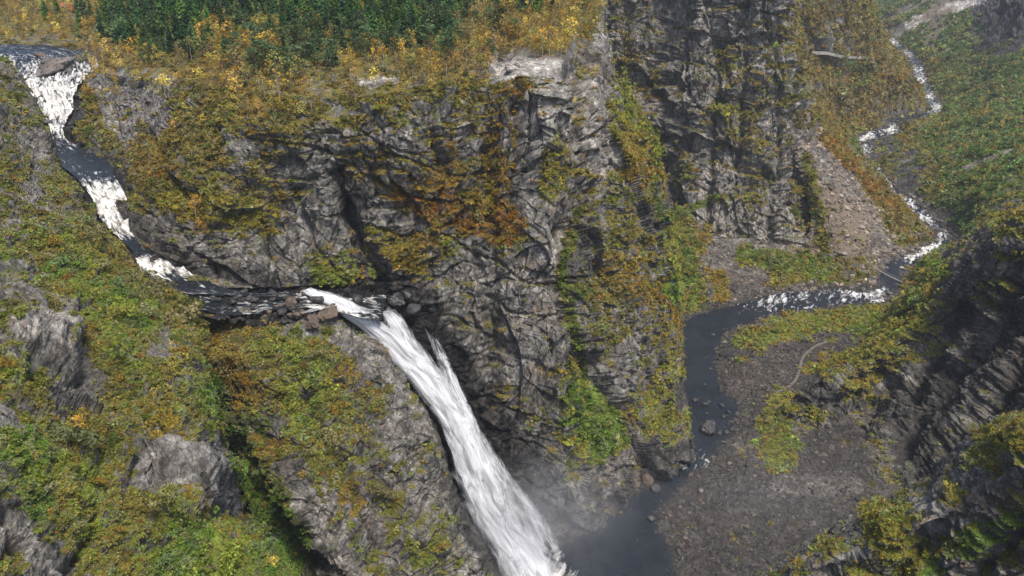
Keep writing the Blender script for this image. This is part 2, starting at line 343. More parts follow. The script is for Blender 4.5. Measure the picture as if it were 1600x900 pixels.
def rock_disp(p, amp=1.0, rib=3.0, low=5.0, k=1.0, tilt=0.0, ter=1.0):
    p = p.astype(np.float32)/k; zr = p[:, 2].copy()
    if tilt: p = p@rotm((0, 1, 0), tilt)
    wp = np.stack([gnoise(p/40+s, 40+s) for s in (0, 3, 6)], -1)*7+np.stack([gnoise(p/11+s, 50+s) for s in (0, 3, 6)], -1)*1.6
    q = p+wp
    d = low*fbm(p/75, 2, 1)
    # joint columns: tall slabs standing proud of one another
    d += rib*(1.7*blocks(q, (26, 26, 150), R3*1.0, 12)+1.0*blocks(q, (11, 11, 60), R1, 13)+.45*blocks(q, (4.5, 4.5, 26), R2, 14))
    # ledges
    m1 = np.clip(gnoise(p/30, 6)*1.6+.55, 0, 1.3); m2 = np.clip(gnoise(p/14+9, 6)*1.8+.5, 0, 1.3)
    za = zr+5*gnoise(p/28, 16)+.25*p[:, 0]*math.sin(math.radians(tilt)); zb = zr+2.2*gnoise(p/12, 17)+.35*p[:, 0]*math.sin(math.radians(tilt))
    d += ter*(5.5*m1*saw(za/17)+2.4*m2*saw(zb/6.3+.3)+.8*m1*saw(zb/2.7))
    # broken blocks
    d += amp*(4.0*blocks(q, (21, 21, 24), R1, 7)+2.0*blocks(q, (9, 9, 10), R2, 8)+.75*blocks(q, (4.2, 4.2, 5), R3, 9)+.22*blocks(q, (2.1, 2.1, 2.6), R1, 10))
    # open joints: straight planes that start and stop, deepest where they cross
    for dr, sp_, wd_, dp, sd_ in (((.93, .36, .05), 23, 1.3, 4.2, 61), ((.80, -.58, .12), 9.5, .8, 2.2, 62), ((.18, .10, .98), 19, .9, 2.6, 63), ((-.35, .2, .91), 8, .6, 1.3, 64), ((.55, .75, .35), 12, .7, 1.9, 65), ((.97, .1, -.22), 4.6, .5, 1.0, 66)):
        dr = np.array(dr, dtype=np.float32); dr /= np.linalg.norm(dr); t = (q@dr)/sp_+.35*gnoise(p/(sp_*1.6), sd_); j = np.round(t); f = np.abs(t-j)*sp_
        o1 = np.cross(dr, (.3, .5, .8)); ln = sp_*2.6; c1_ = np.floor((q@o1.astype(np.float32))/ln+j*.37).astype(np.int32); c2_ = np.floor((q@np.cross(dr, o1).astype(np.float32))/(ln*1.3)+j*.61).astype(np.int32)
        on = RND[hsh(j.astype(np.int32), c1_, c2_, sd_)][:, 0]
        d -= amp*dp*np.clip((on-.38)*2.2, 0, 1)*np.exp(-(f/wd_)**2)
    d += .25*fbm(p/4.0, 2, 15)
    return d*k
# ------------------------------------------------------------------ the valley river's banks
def wz(Y): return np.interp(Y, [0, 420, 520, 700, 900, 1150, 1500, 2000, 2600], [0, 0, -3, -10.5, -16, -23, -31, -42, -52])
def onriver(px, py):
    z = 0.0
    for _ in range(30): z = float(wz(atz(px, py, z)[1]))
    return atz(px, py, z)[:2]
Lb = [(720,1080),(760,960),(820,890),(862,852),(905,832),(950,795),(985,772),(1030,745),(1066,712),(1074,698),(1064,640),(1058,580),(1050,530),(1062,498),(1110,482),(1160,470),(1210,456),(1260,452),(1310,450),(1355,455),(1372,448),(1372,430),(1378,412),(1400,402),(1432,390),(1462,376),(1464,362),(1440,346),(1412,324),(1380,297),(1356,272),(1341,242),(1342,214),(1360,206),(1386,200),(1389,186),(1434,180),(1457,172),(1443,150),(1431,125),(1430,105),(1414,84),(1391,65),(1376,47),(1362,30)]
Rb = [(1110,1080),(1075,960),(1061,900),(1055,862),(1042,835),(1028,812),(1042,790),(1072,762),(1084,742),(1106,731),(1130,702),(1147,682),(1160,652),(1166,632),(1134,612),(1122,575),(1125,550),(1135,525),(1152,513),(1217,492),(1262,485),(1300,481),(1340,477),(1384,472),(1402,455),(1408,438),(1418,418),(1445,404),(1470,392),(1490,376),(1484,358),(1466,344),(1438,320),(1401,293),(1375,268),(1363,240),(1360,222),(1404,206),(1414,188),(1446,184),(1474,172),(1457,148),(1444,124),(1440,104),(1423,83),(1399,63),(1383,45),(1368,26)]
poly = np.array([onriver(*p) for p in Lb]+[onriver(*p) for p in Rb[::-1]])
def sdist(x, y):
    d = np.full(x.shape, 1e9); ins = np.zeros(x.shape, bool)
    for a, b in zip(poly, np.roll(poly, -1, 0)):
        e = b-a; t = np.clip(((x-a[0])*e[0]+(y-a[1])*e[1])/(e@e+1e-9), 0, 1)
        d = np.minimum(d, np.hypot(x-a[0]-t*e[0], y-a[1]-t*e[1]))
        c = ((a[1] > y) != (b[1] > y)) & (x < (b[0]-a[0])*(y-a[1])/(b[1]-a[1]+1e-12)+a[0])
        ins ^= c
    return np.where(ins, -d, d)-np.clip((y-560)/340, 0, 2.5)*2.2
PATCHES = {}
def terrain(name, G, disp, material, veg_off=0.0, ledge=.75, smooth=False, key=None, extra=None, flat_veg=.35, nz0=.5, keepxy=None, rmin=0, rmul=1.0, tint=(1, 1, 1)):
    n, m = G.shape[:2]
    nb = grid_normals(G); V = G.reshape(-1, 3).copy(); NB = nb.reshape(-1, 3)
    d = disp(V)+carve(V, key) if disp is not None else 0
    if disp is not None:
        fade = np.ones((n, m)) if key not in ('A',) else np.repeat(np.clip(np.arange(m)/m/.05, .12, 1)[None], n, 0)
        vw_ = V-np.array([0, 0, H]); vw_ /= np.linalg.norm(vw_, axis=1, keepdims=True)
        ob = (.30 if key in 'ABS' else .5)+(.70 if key in 'ABS' else .5)*np.clip(np.abs(np.sum(vw_*NB, 1))*1.7-.15, 0, 1) if key in 'ABSNLM' else 1.0      # walls that run edge-on weathered smoother
        V = V+NB*(np.asarray(d)*ob*fade.ravel()).reshape(-1, 1)
    if key in ('H', 'V', 'S'):
        far_ = V[:, 1] > 470
        D_ = np.full(len(V), 99.0); D_[far_] = sdist(V[far_, 0], V[far_, 1])-1.0
        low = np.clip(1-D_/14, 0, 1); zz = wz(V[:, 1])+np.clip(D_*.35, -2.5, 4)
        V[:, 2] = np.where(D_ < 14, np.minimum(V[:, 2], zz*low+V[:, 2]*(1-low)), V[:, 2])
    nd = grid_normals(V.reshape(n, m, 3)).reshape(-1, 3)
    if nd[:, 2].mean() < 0 and nb[..., 2].mean() > 0: nd = -nd
    # smoothed slope
    nzg = nd[:, 2].reshape(n, m); nzs = nzg.copy()
    nzs[1:-1, 1:-1] = (nzg[1:-1, 1:-1]*2+nzg[:-2, 1:-1]+nzg[2:, 1:-1]+nzg[1:-1, :-2]+nzg[1:-1, 2:])/6
    nzs = nzs.ravel()
    M = plan(V)
    pn = fbm(V/7.0, 3, 21)
    pn = pn+.7*fbm(V/2.6, 2, 25)
    veg = M[:, 0]+veg_off+ledge*(nzs-nz0)+flat_veg*1.15*pn*(.4+.6*np.clip(M[:, 0]*1.5, 0, 1))
    if key in ('H', 'V', 'S'): veg = np.where(D_ < 3.0, -1, veg)
    if key == 'G': veg = np.where(D < 2.0, -1, veg)
    hue = fbm(V/11.0+5, 2, 31)
    vc = M[:, 1:4]*np.array(tint)
    t = np.clip(hue*.9+.0, -1, 1)[:, None]
    vc = np.where(t > 0, vc*(1-.25*t)+np.array([.21, .115, .022])*.25*t, vc*(1+.5*t)+np.array([.075, .115, .018])*(-.5*t))
    me = np_mesh(name, V, grid_faces(n, m), material, smooth)
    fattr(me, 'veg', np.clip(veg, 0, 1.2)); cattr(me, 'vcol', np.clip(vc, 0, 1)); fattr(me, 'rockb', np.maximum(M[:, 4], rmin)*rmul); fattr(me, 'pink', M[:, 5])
    o = link_obj(name, me, kind='structure')
    PATCHES[key or name] = dict(V=V.reshape(n, m, 3), veg=veg.reshape(n, m), vc=vc.reshape(n, m, 3), nd=nd.reshape(n, m, 3))
    print(name, n*m*2, 'tris', round(time.time()-T0, 1))
    return o

# ------------------------------------------------------------------ the main cliff
cliffA = [
 [(100,120,560),(95,150,540),(95,190,520),(100,230,500)],
 [(150,112,510),(125,160,485),(118,200,465),(125,245,448)],
 [(200,120,470),(190,170,455),(175,220,438),(165,285,402)],
 [(300,128,420),(285,175,396),(270,220,383),(248,275,376),(225,325,371),(212,365,362)],
 [(400,145,385),(385,180,363),(360,230,353),(325,300,348),(290,370,344),(262,425,338)],
 [(480,150,368),(470,190,350),(455,235,345),(425,300,343),(395,380,341),(360,450,326)],
 [(560,150,360),(555,185,345),(545,235,341),(528,300,341),(515,380,339),(500,445,330)],
 [(640,140,370),(635,185,353),(628,240,347),(615,310,346),(600,390,343),(605,450,334)],
 [(690,128,378),(692,175,362),(692,230,356),(690,320,351),(690,400,345),(675,475,334),(680,520,328)],
 [(740,123,386),(745,230,371),(745,330,356),(745,430,343),(738,530,330),(726,610,319)],
 [(800,118,396),(800,230,375),(798,340,356),(795,450,341),(790,560,328),(788,650,317),(785,725,308)],
 [(840,112,402),(840,230,378),(840,340,358),(845,450,342),(850,560,329),(850,680,317),(852,810,303)],
 [(872,106,408),(880,230,382),(885,340,364),(890,450,348),(895,560,334),(902,680,320),(910,832,303)],
 [(900,52,515),(938,140,440),(948,230,408),(948,340,382),(950,450,362),(955,560,348),(965,680,337),(975,775,328)],
 [(940,15,610),(962,110,505),(985,200,446),(1000,300,414),(1005,400,394),(1010,500,381),(1020,600,372),(1030,742,343)],
 [(948,0,660),(964,130,535),(1020,215,474),(1045,310,442),(1055,400,426),(1060,500,410),(1066,600,394),(1078,706,364)],
 [(950,0,740),(960,140,620),(1010,225,550),(1036,320,510),(1048,410,480),(1052,500,455),(1052,603,430)],
 [(945,0,860),(952,150,760),(990,240,650),(1020,330,600),(1040,420,560),(1045,503,516)],
]
GA = patch(cliffA, 8, 760, 620)
def crev(V):      # bench near the rim stays rounded, foot of the wall dips under the water
    return V
def dispA(P):
    px, py, d = project(P); wgt = np.clip((px-790)/50, 0, 1)
    return rock_disp(P, 1.0-.2*wgt, 2.8+2.6*wgt, 6.0, 1.0, 9, .55-.45*wgt)
terrain('cliff', GA, dispA, M_cliff, key='A', tint=(1.02, 1.12, 1.0))

# ------------------------------------------------------------------ plateau behind the rim
rim = [c[0] for c in cliffA[:16]]
plat = [[(-260,62,600),(-260,30,700),(-260,-10,840),(-260,-70,1150)],
        [(-100,62,590),(-100,30,690),(-100,-10,820),(-100,-70,1100)],
        [(0,66,585),(0,30,680),(0,-10,800),(0,-70,1080)],
        [(60,68,575),(60,30,670),(60,-10,790),(60,-70,1070)],
        [(112,78,562),(112,40,640),(112,0,740),(112,-70,1060)]]
for (px, py, Y) in rim[1:]:
    f = min(1, max(0, (px-150)/250))
    zz = [190+14*f, 196+10*f, 203+6*f, 214]
    ys = [py-(py-0)*.35, py-(py-0)*.7, -10, -70]
    k_ = rim.index((px, py, Y)); q2 = cliffA[k_][1]
    c = [(q2[0], q2[1], q2[2]+6), (px, py+2, Y+1.0)] if px < 780 else [(px, py+4, Y-4)]
    lastY = Y
    for y, z in zip(ys, zz):
        v = (450-y)/F; YY = (z-H)*(cp+v*sp)/(-sp+v*cp); YY = max(YY, lastY+15); lastY = YY
        c.append((px, y, YY))
    plat.append(c)
GP = patch(plat, 9, 420, 220)
terrain('plateau', GP, lambda P: 2.2*fbm(P/35, 2, 61)+.8*fbm(P/9, 3, 63)-1.0, M_cliff, veg_off=.05, key='P', nz0=.9, flat_veg=.5)

# ------------------------------------------------------------------ far cliff across the side gorge
cliffB = [
 [(900,-150,1100),(900,-60,950),(910,60,900),(930,200,840),(950,330,800)],
 [(960,-150,1060),(960,-60,900),(965,60,850),(970,200,800),(985,330,755),(1000,400,730)],
 [(1020,-150,1040),(1020,-60,900),(1020,60,850),(1022,180,810),(1030,300,760),(1040,380,700)],
 [(1060,-150,1020),(1055,-60,850),(1055,60,812),(1052,200,762),(1056,320,712),(1060,380,690)],
 [(1110,-150,1000),(1110,-60,832),(1110,60,795),(1110,200,740),(1110,300,702),(1105,370,668),(1110,410,646)],
 [(1170,-150,980),(1170,-60,815),(1170,60,780),(1170,200,722),(1165,300,690),(1160,400,655),(1160,430,640)],
 [(1205,-150,990),(1215,-60,805),(1222,60,775),(1232,200,712),(1232,300,680),(1228,390,655),(1230,430,635)],
 [(1215,-150,1020),(1232,-60,835),(1250,60,795),(1268,200,728),(1274,300,692),(1280,400,662),(1290,440,640)],
 [(1210,-150,1100),(1230,-60,950),(1240,60,850),(1262,200,755),(1268,300,715),(1282,385,680),(1292,430,650)],
]
GB = patch(cliffB, 7, 430, 420)
terrain('cliff', GB, lambda P: rock_disp(P, .9, 4.5, 8.0, 1.5, -4, .8), M_cliff, key='B', rmin=.6, rmul=1.4)

# ------------------------------------------------------------------ hillside left of the valley river: talus, scree, wooded spurs
hillL = [
 [(1048,505,516),(1045,420,590),(1045,330,720)],
 [(1085,484,540),(1075,400,615),(1058,315,712)],
 [(1150,472,553),(1140,430,588),(1120,395,624),(1110,365,655)],
 [(1220,458,570),(1210,425,598),(1190,400,622),(1175,375,645)],
 [(1300,450,581),(1300,420,608),(1285,400,629),(1262,366,655)],
 [(1370,447,586),(1350,410,617),(1320,360,644),(1276,292,680),(1240,215,728)],
 [(1440,397,655),(1400,360,686),(1350,310,703),(1296,248,714),(1238,185,750)],
 [(1440,350,732),(1415,325,756),(1370,280,771),(1310,220,766),(1262,165,775)],
 [(1375,285,860),(1350,255,883),(1320,225,876),(1290,180,868),(1245,115,878),(1220,40,892)],
 [(1335,218,1050),(1310,200,1065),(1280,160,1042),(1245,95,1039),(1215,25,1001)],
 [(1390,192,1145),(1350,170,1126),(1310,130,1108),(1270,80,1096),(1222,5,1037)],
 [(1440,182,1183),(1400,150,1160),(1350,110,1143),(1300,60,1105),(1240,-20,1074),(1200,-90,1080)],
 [(1458,173,1220),(1440,150,1201),(1410,115,1218),(1382,85,1204),(1368,40,1210),(1352,-20,1198),(1330,-100,1200)],
 [(1450,160,1275),(1420,120,1333),(1395,90,1387),(1370,60,1453),(1345,20,1614),(1330,-40,1700)],
 [(1436,140,1370),(1400,95,1486),(1380,50,1641),(1365,10,1704),(1352,-60,1800)],
 [(1385,57,1945),(1368,30,1936),(1352,0,1953),(1340,-60,2100)],
 [(1365,25,2350),(1350,5,2350),(1335,-30,2400)],
]
GH = patch(hillL, 7, 460, 260)
terrain('hillside', GH, lambda P: 5*fbm(P/70, 3, 71)+1.6*fbm(P/14, 3, 73)+1.5*blocks(P, (9, 9, 9), R2, 75), M_far, veg_off=0, ledge=.25, key='H', nz0=.75)

# ------------------------------------------------------------------ hillside right of the valley river
hillR = [
 [(1395,490,470),(1430,480,445),(1520,430,430),(1640,380,420)],
 [(1420,455,510),(1450,425,520),(1540,370,500),(1700,320,480)],
 [(1445,405,615),(1480,390,600),(1540,350,580),(1700,300,560)],
 [(1490,377,685),(1520,340,668),(1560,310,652),(1700,270,610)],
 [(1452,337,753),(1500,300,761),(1560,260,766),(1700,200,745)],
 [(1388,287,855),(1450,250,895),(1540,210,897),(1700,160,893)],
 [(1368,247,955),(1440,215,1003),(1530,175,1032),(1700,115,1020)],
 [(1412,203,1090),(1480,185,1113),(1550,150,1118),(1700,80,1137)],
 [(1475,170,1225),(1520,140,1263),(1580,105,1262),(1700,40,1250)],
 [(1447,127,1430),(1490,100,1459),(1550,70,1448),(1700,0,1474)],
 [(1427,87,1680),(1470,60,1686),(1530,30,1669),(1700,-50,1689)],
 [(1387,52,1990),(1420,25,1986),(1480,-10,1983),(1700,-100,2238)],
 [(1360,22,2350),(1400,-10,2397),(1450,-50,2450),(1700,-120,2800)],
 [(1320,0,2700),(1360,-30,2700),(1450,-80,2800),(1700,-130,3200)],
]
GR_ = patch(hillR, 7, 420, 300)
def knob(P):
    px, py, d = project(P); return np.clip((px-1505+2.0*(60-py)*.0)/50, 0, 1)*np.clip((85-py)/40, 0, 1)
terrain('hillside', GR_, lambda P: knob(P)*(26+rock_disp(P, 1.3, 3, 8, 3.5, 30))+5*fbm(P/80, 3, 81)+1.8*fbm(P/15, 3, 83)+1.2*blocks(P, (9, 9, 9), R1, 85), M_far, ledge=.25, key='V', nz0=.75, tint=(.82, 1.1, 1.1))

# ------------------------------------------------------------------ right dark spur
spur = [
 [(1213,650,402),(1212,655,394),(1216,675,382),(1226,697,370)],
 [(1243,604,450),(1245,606,408),(1250,670,384),(1255,744,343),(1260,800,320)],
 [(1298,552,480),(1297,554,420),(1300,620,400),(1300,700,368),(1310,770,328),(1310,830,310)],
 [(1335,524,500),(1338,526,426),(1350,600,405),(1360,690,372),(1365,770,329),(1370,830,310)],
 [(1385,478,530),(1390,480,440),(1402,560,412),(1415,650,378),(1420,752,333),(1430,820,305)],
 [(1430,440,540),(1440,437,442),(1460,530,407),(1480,620,370),(1490,722,324),(1495,810,300)],
 [(1490,384,520),(1500,378,415),(1530,480,385),(1550,580,352),(1570,672,318),(1580,770,292)],
 [(1550,338,500),(1562,328,400),(1600,430,375),(1620,530,350),(1640,622,320),(1650,720,290)],
 [(1640,285,490),(1650,272,390),(1690,380,365),(1710,480,345),(1730,580,315),(1740,680,285)],
 [(1760,230,490),(1770,220,390),(1790,330,365),(1810,430,345),(1830,530,315),(1840,640,285)],
]
GS = patch(spur, 8, 420, 420)
terrain('cliff', GS, lambda P: rock_disp(P, 1.2, 2.0, 5.0, .9, 28, 1.1), M_cliff, key='S', veg_off=-.08, ledge=.9, nz0=.6, rmin=.34, tint=(.95, 1.05, 1.0))

near = [
 [(1060,960,245),(1050,975,230),(1050,1080,226)],
 [(1120,940,250),(1120,950,227),(1125,1060,221)],
 [(1190,893,250),(1195,903,223),(1210,980,214),(1215,1060,206)],
 [(1258,850,250),(1265,860,217),(1300,930,207),(1320,1040,196)],
 [(1340,798,250),(1345,803,214),(1390,870,205),(1420,950,195),(1440,1050,184)],
 [(1428,755,250),(1435,760,210),(1470,820,202),(1510,900,190),(1550,1030,174)],
 [(1498,702,245),(1505,706,205),(1545,770,198),(1590,860,184),(1640,1000,166)],
 [(1558,655,240),(1565,662,200),(1600,720,193),(1650,820,180),(1720,980,158)],
 [(1680,605,235),(1680,612,193),(1700,680,186),(1740,800,174),(1800,960,152)],
 [(1800,580,235),(1800,590,192),(1820,680,184),(1860,800,172),(1900,960,150)],
]
GN_ = patch(near, 7, 420, 320)
terrain('cliff', GN_, lambda P: rock_disp(P, 1.2, 1.6, 3.0, .6, 30, 1.0), M_near, key='N', ledge=.9, nz0=.55, veg_off=.06, rmin=.8, tint=(.95, 1.05, 1.0))

# ------------------------------------------------------------------ near left slope and middle buttress
slope = [
 [(-260,40,620),(-50,78,550),(0,90,530),(30,100,525),(45,108,535)],
 [(-260,60,560),(-50,100,500),(0,112,500),(30,125,495),(48,135,505)],
 [(-260,150,400),(-50,150,440),(20,150,470),(66,172,470),(82,190,478)],
 [(-260,230,300),(-50,225,350),(30,225,395),(84,242,425),(100,252,435)],
 [(-260,320,230),(-50,315,280),(40,300,330),(108,300,370),(135,308,388)],
 [(-260,420,180),(-30,400,220),(70,380,270),(150,365,330),(178,376,360)],
 [(-260,520,150),(0,490,190),(110,450,240),(190,420,300),(232,440,338)],
 [(-260,620,125),(20,580,165),(150,520,215),(240,470,280),(298,474,322)],
 [(-260,720,108),(30,670,145),(180,600,190),(280,540,240),(330,512,295),(326,540,332)],
 [(-260,820,95),(40,760,128),(200,680,165),(305,620,200),(345,592,250),(336,632,302)],
 [(-260,920,85),(50,850,115),(220,770,145),(335,705,175),(372,686,215),(360,727,288)],
 [(-260,1020,78),(60,940,105),(240,860,130),(365,790,155),(398,775,195),(396,817,266)],
 [(-260,1150,70),(80,1050,95),(260,960,118),(420,880,140),(455,855,180),(462,892,252)],
 [(-260,1300,62),(100,1180,85),(300,1080,105),(500,980,125),(540,940,165),(545,980,242)],
]
GL = patch(slope, 8, 640, 520)
terrain('hillside', GL, lambda P: rock_disp(P, 1.5, 1.8, 5.0, .62, -22, 1.0), M_near, key='L', ledge=.45, nz0=.6, veg_off=-.03, tint=(.88, 1.12, 1.0))

butt = [
 [(285,488,330),(298,570,316),(328,660,290),(368,760,266),(425,850,246),(505,950,232),(560,1020,226)],
 [(300,476,334),(303,490,312),(314,560,300),(340,640,278),(384,730,256),(440,800,240),(512,880,229),(575,970,220)],
 [(350,470,336),(352,486,306),(370,560,286),(400,640,267),(440,730,247),(480,810,233),(540,890,223),(600,980,215)],
 [(430,468,336),(430,484,309),(450,560,289),(480,640,272),(510,730,254),(550,810,241),(590,890,232),(640,980,225)],
 [(500,462,338),(503,480,314),(522,520,303),(545,600,286),(575,690,267),(610,780,254),(650,880,243),(690,980,235)],
 [(535,478,334),(545,492,317),(575,535,306),(605,610,290),(640,700,274),(670,790,262),(710,880,253),(745,980,245)],
 [(560,498,324),(608,542,315),(645,612,301),(686,690,287),(705,765,277),(755,862,267),(785,945,262)],
 [(575,510,336),(635,570,330),(675,660,322),(710,750,312),(740,840,303),(780,940,295)],
]
GM = patch(butt, 8, 460, 500)
terrain('cliff', GM, lambda P: rock_disp(P, .95, 1.6, 3.0, .8, -18, .8), M_cliff, key='M', ledge=.5, nz0=.55, tint=(.9, 1.08, 1.0))

# ------------------------------------------------------------------ rock bed behind the fall and the upper river's bed
fallbed = [
 [(540,470,345),(590,470,345),(640,455,345),(690,430,350)],
 [(545,492,326),(600,490,328),(650,478,334),(700,470,345)],
 [(600,545,322),(650,555,320),(690,525,327),(740,520,340)],
 [(640,600,314),(700,630,311),(735,600,319),(780,600,332)],
 [(685,690,304),(755,720,302),(790,700,311),(830,700,322)],
 [(705,765,297),(800,800,297),(835,780,308),(870,780,318)],
 [(755,862,287),(845,870,292),(880,828,306),(920,840,312)],
 [(790,960,275),(880,960,282),(920,910,296),(940,900,300)],
]
GF = patch(fallbed, 6, 240, 120)
terrain('riverbed', GF, lambda P: rock_disp(P, 1.0, 1.5, 1.0, .6, 15), M_wet, key='F', veg_off=-.5)

UP = [  # upper river: left px, right px, py, z, foam
 (-220,-60,66,188.5,.3),(-120,40,72,188,.35),(-30,130,80,187,.35),(5,150,92,185.5,.55),(22,146,108,182,.66),(30,128,122,179,.75),(42,116,140,175,.95),(58,112,158,170,.95),
 (66,112,172,167,.9),(74,103,188,163,.85),(80,98,205,160,.75),(84,108,222,156,.5),(90,150,240,153,.26),(98,170,258,152,.16),(118,176,274,151,.30),
 (132,186,290,149,.75),(146,196,310,145,.95),(154,203,330,142,.95),(164,210,348,139,.88),(180,214,364,136,.85),(194,228,378,134,.2),(208,244,392,132,.2),
 (216,276,408,130,.95),(222,290,424,128,.85),(240,318,438,126,.25),(262,350,450,125,.18),(296,400,458,124,.32),(330,440,462,123,.4)]
def ribbon_pts(rows):
    P = []
    for (a, b, py, z, f) in rows:
        A = atz(a, py, z); B = atz(b, py, z); P.append((A, B, f))
    return P
U = ribbon_pts(UP)
def interp_ribbon(U, n, m, ext=0.0):
    A = np.array([u[0] for u in U]); B = np.array([u[1] for u in U]); f = np.array([u[2] for u in U])
    W = cr_matrix(len(U), n); A, B = W@A, W@B; t = np.linspace(0, len(U)-1, n); f = np.interp(t, np.arange(len(U)), f)
    s = np.linspace(-ext, 1+ext, m)[None, :, None]
    G = A[:, None]*(1-s)+B[:, None]*s
    return G, np.repeat(f[:, None], m, 1)
GU, _ = interp_ribbon(U, 300, 60, .55)
GU[..., 2] -= 2.2
terrain('riverbed', GU, lambda P: rock_disp(P, .45, 1.0, 0.5, .45, 0), M_wet, key='U', veg_off=-.5)
# basin above the lip
basin = [
 [(285,436,345),(290,470,322),(300,500,305)],
 [(340,445,335),(345,470,318),(350,500,303)],
 [(400,448,332),(405,470,319),(410,505,305)],
 [(460,442,335),(465,462,325),(470,500,312)],
 [(520,436,338),(525,462,328),(530,498,316)],
 [(570,438,340),(575,465,332),(580,505,322)],
 [(620,442,340),(622,465,335),(615,500,330)],
 [(665,450,344),(662,475,338),(650,500,334)],
]
GBs = patch(basin, 5, 300, 110)
terrain('riverbed', GBs, lambda P: rock_disp(P, 1.1, 1.2, .8, .55, 0)-.2, M_wet, key='K', veg_off=-.5)

# ------------------------------------------------------------------ gorge floor
nr, ncx = 620, 520
Ys = np.exp(np.linspace(math.log(225), math.log(2600), nr)); pxs = np.linspace(700, 1640, ncx)
YY, PX = np.meshgrid(Ys, pxs, indexing='ij'); XX = (PX-800)/F*(YY*cp+H*sp)
q = np.stack([XX.ravel(), YY.ravel(), np.zeros(XX.size)], -1)
jit = fbm(q/9, 3, 91)*2.0
D = sdist(q[:, 0], q[:, 1])+jit*(1+q[:, 1]/900)
base = wz(q[:, 1])
hgt = np.where(D < 0, np.maximum(D*.22, -2.6), np.minimum(D*.13, 2.5+D*.008))
stones = np.clip(blocks(q+jit[:, None], (3.2, 3.2, 9), R2, 93), 0, 1)*1.6+np.clip(blocks(q, (1.8, 1.8, 9), R1, 94), 0, 1)*.9+.6*fbm(q/3.0, 2, 95)
hgt = hgt+stones*np.clip(1.0-np.abs(D)/60*.5, .3, 1)+.9*fbm(q/22, 3, 96)*np.clip(D/10, 0, 1)
q[:, 2] = base+hgt
terrain('gorge_floor', q.reshape(nr, ncx, 3), None, M_scree, key='G', ledge=.1, nz0=.9, flat_veg=.5, veg_off=.02)
G_D = D.reshape(nr, ncx)

# ------------------------------------------------------------------ water
def water_material(name, dark=(.012, .017, .020), wave=.12, foam_scale=1.0):
    m, n, l = mat(name)
    out = N(n, 'ShaderNodeOutputMaterial'); bs = N(n, 'ShaderNodeBsdfPrincipled'); fo = N(n, 'ShaderNodeBsdfPrincipled')
    bs.inputs['Base Color'].default_value = (*dark, 1); bs.inputs['Roughness'].default_value = .09; bs.inputs['IOR'].default_value = 1.33
    tc = N(n, 'ShaderNodeTexCoord'); P = tc.outputs['Object']
    w1 = N(n, 'ShaderNodeTexNoise', i_Scale=.8, i_Detail=5.0, i_Roughness=.6, i_Distortion=.8); l.new(P, w1.inputs[0])
    bp = N(n, 'ShaderNodeBump', i_Strength=.8, i_Distance=wave*3); l.new(w1.outputs[0], bp.inputs['Height']); l.new(bp.outputs[0], bs.inputs['Normal'])
    # water over the shallow bed shows the brown stones, deep water stays dark; noise patches are rougher and lighter in base colour
    sh = N(n, 'ShaderNodeAttribute', attribute_name='shallow'); w2 = N(n, 'ShaderNodeTexNoise', i_Scale=.06, i_Detail=4.0, i_Distortion=1.0); l.new(P, w2.inputs[0])
    w3 = N(n, 'ShaderNodeTexNoise', i_Scale=.9, i_Detail=4.0); l.new(P, w3.inputs[0])
    bed = ramp(n, l, w3.outputs[0], [(.35, (.020, .017, .014)), (.65, (.085, .068, .050))])
    bc = mix(n, l, mix(n, l, dark, tuple(1.4*v for v in dark), ramp(n, l, w2.outputs[0], [(.4, gray(0)), (.6, gray(1))])), bed, sh.outputs['Fac']); l.new(bc, bs.inputs['Base Color'])
    l.new(ramp(n, l, w2.outputs[0], [(.4, gray(.05)), (.62, gray(.13))]), bs.inputs['Roughness'])
    uv = N(n, 'ShaderNodeAttribute', attribute_name='flow')
    mp = N(n, 'ShaderNodeMapping'); mp.inputs['Scale'].default_value = (.62*foam_scale, .2*foam_scale, .5); l.new(uv.outputs['Vector'], mp.inputs[0])
    f1 = N(n, 'ShaderNodeTexNoise', i_Scale=1.0, i_Detail=6.0, i_Roughness=.62, i_Distortion=.9); l.new(mp.outputs[0], f1.inputs[0])
    fa = N(n, 'ShaderNodeAttribute', attribute_name='foam')
    mp2 = N(n, 'ShaderNodeMapping'); mp2.inputs['Scale'].default_value = (.22*foam_scale, .07*foam_scale, .5); l.new(uv.outputs['Vector'], mp2.inputs[0])
    f0 = N(n, 'ShaderNodeTexNoise', i_Scale=1.0, i_Detail=4.0, i_Roughness=.6, i_Distortion=1.5); l.new(mp2.outputs[0], f0.inputs[0])
    fb = math_(n, l, 'ADD', fa.outputs['Fac'], math_(n, l, 'MULTIPLY', math_(n, l, 'SUBTRACT', f0.outputs[0], .5), 1.5))
    s = math_(n, l, 'ADD', fb, math_(n, l, 'MULTIPLY', math_(n, l, 'SUBTRACT', f1.outputs[0], .5), 1.9))
    mk = math_(n, l, 'MULTIPLY', math_(n, l, 'SUBTRACT', s, .50), 1.9, True)
    fc = ramp(n, l, f1.outputs[0], [(.34, (.26, .24, .20)), (.47, (.48, .46, .41)), (.62, (.70, .71, .71))])
    l.new(fc, fo.inputs['Base Color']); fo.inputs['Roughness'].default_value = .7
    b2 = N(n, 'ShaderNodeBump', i_Strength=.35, i_Distance=.5); l.new(f1.outputs[0], b2.inputs['Height']); l.new(b2.outputs[0], fo.inputs['Normal'])
    mx = N(n, 'ShaderNodeMixShader'); l.new(mk, mx.inputs[0]); l.new(bs.outputs[0], mx.inputs[1]); l.new(fo.outputs[0], mx.inputs[2])
    l.new(mx.outputs[0], out.inputs[0])
    return m
M_water = water_material('river_water', (.013, .017, .022), .35, .55)
M_rapid = water_material('rapid_water', (.012, .015, .018), .15)
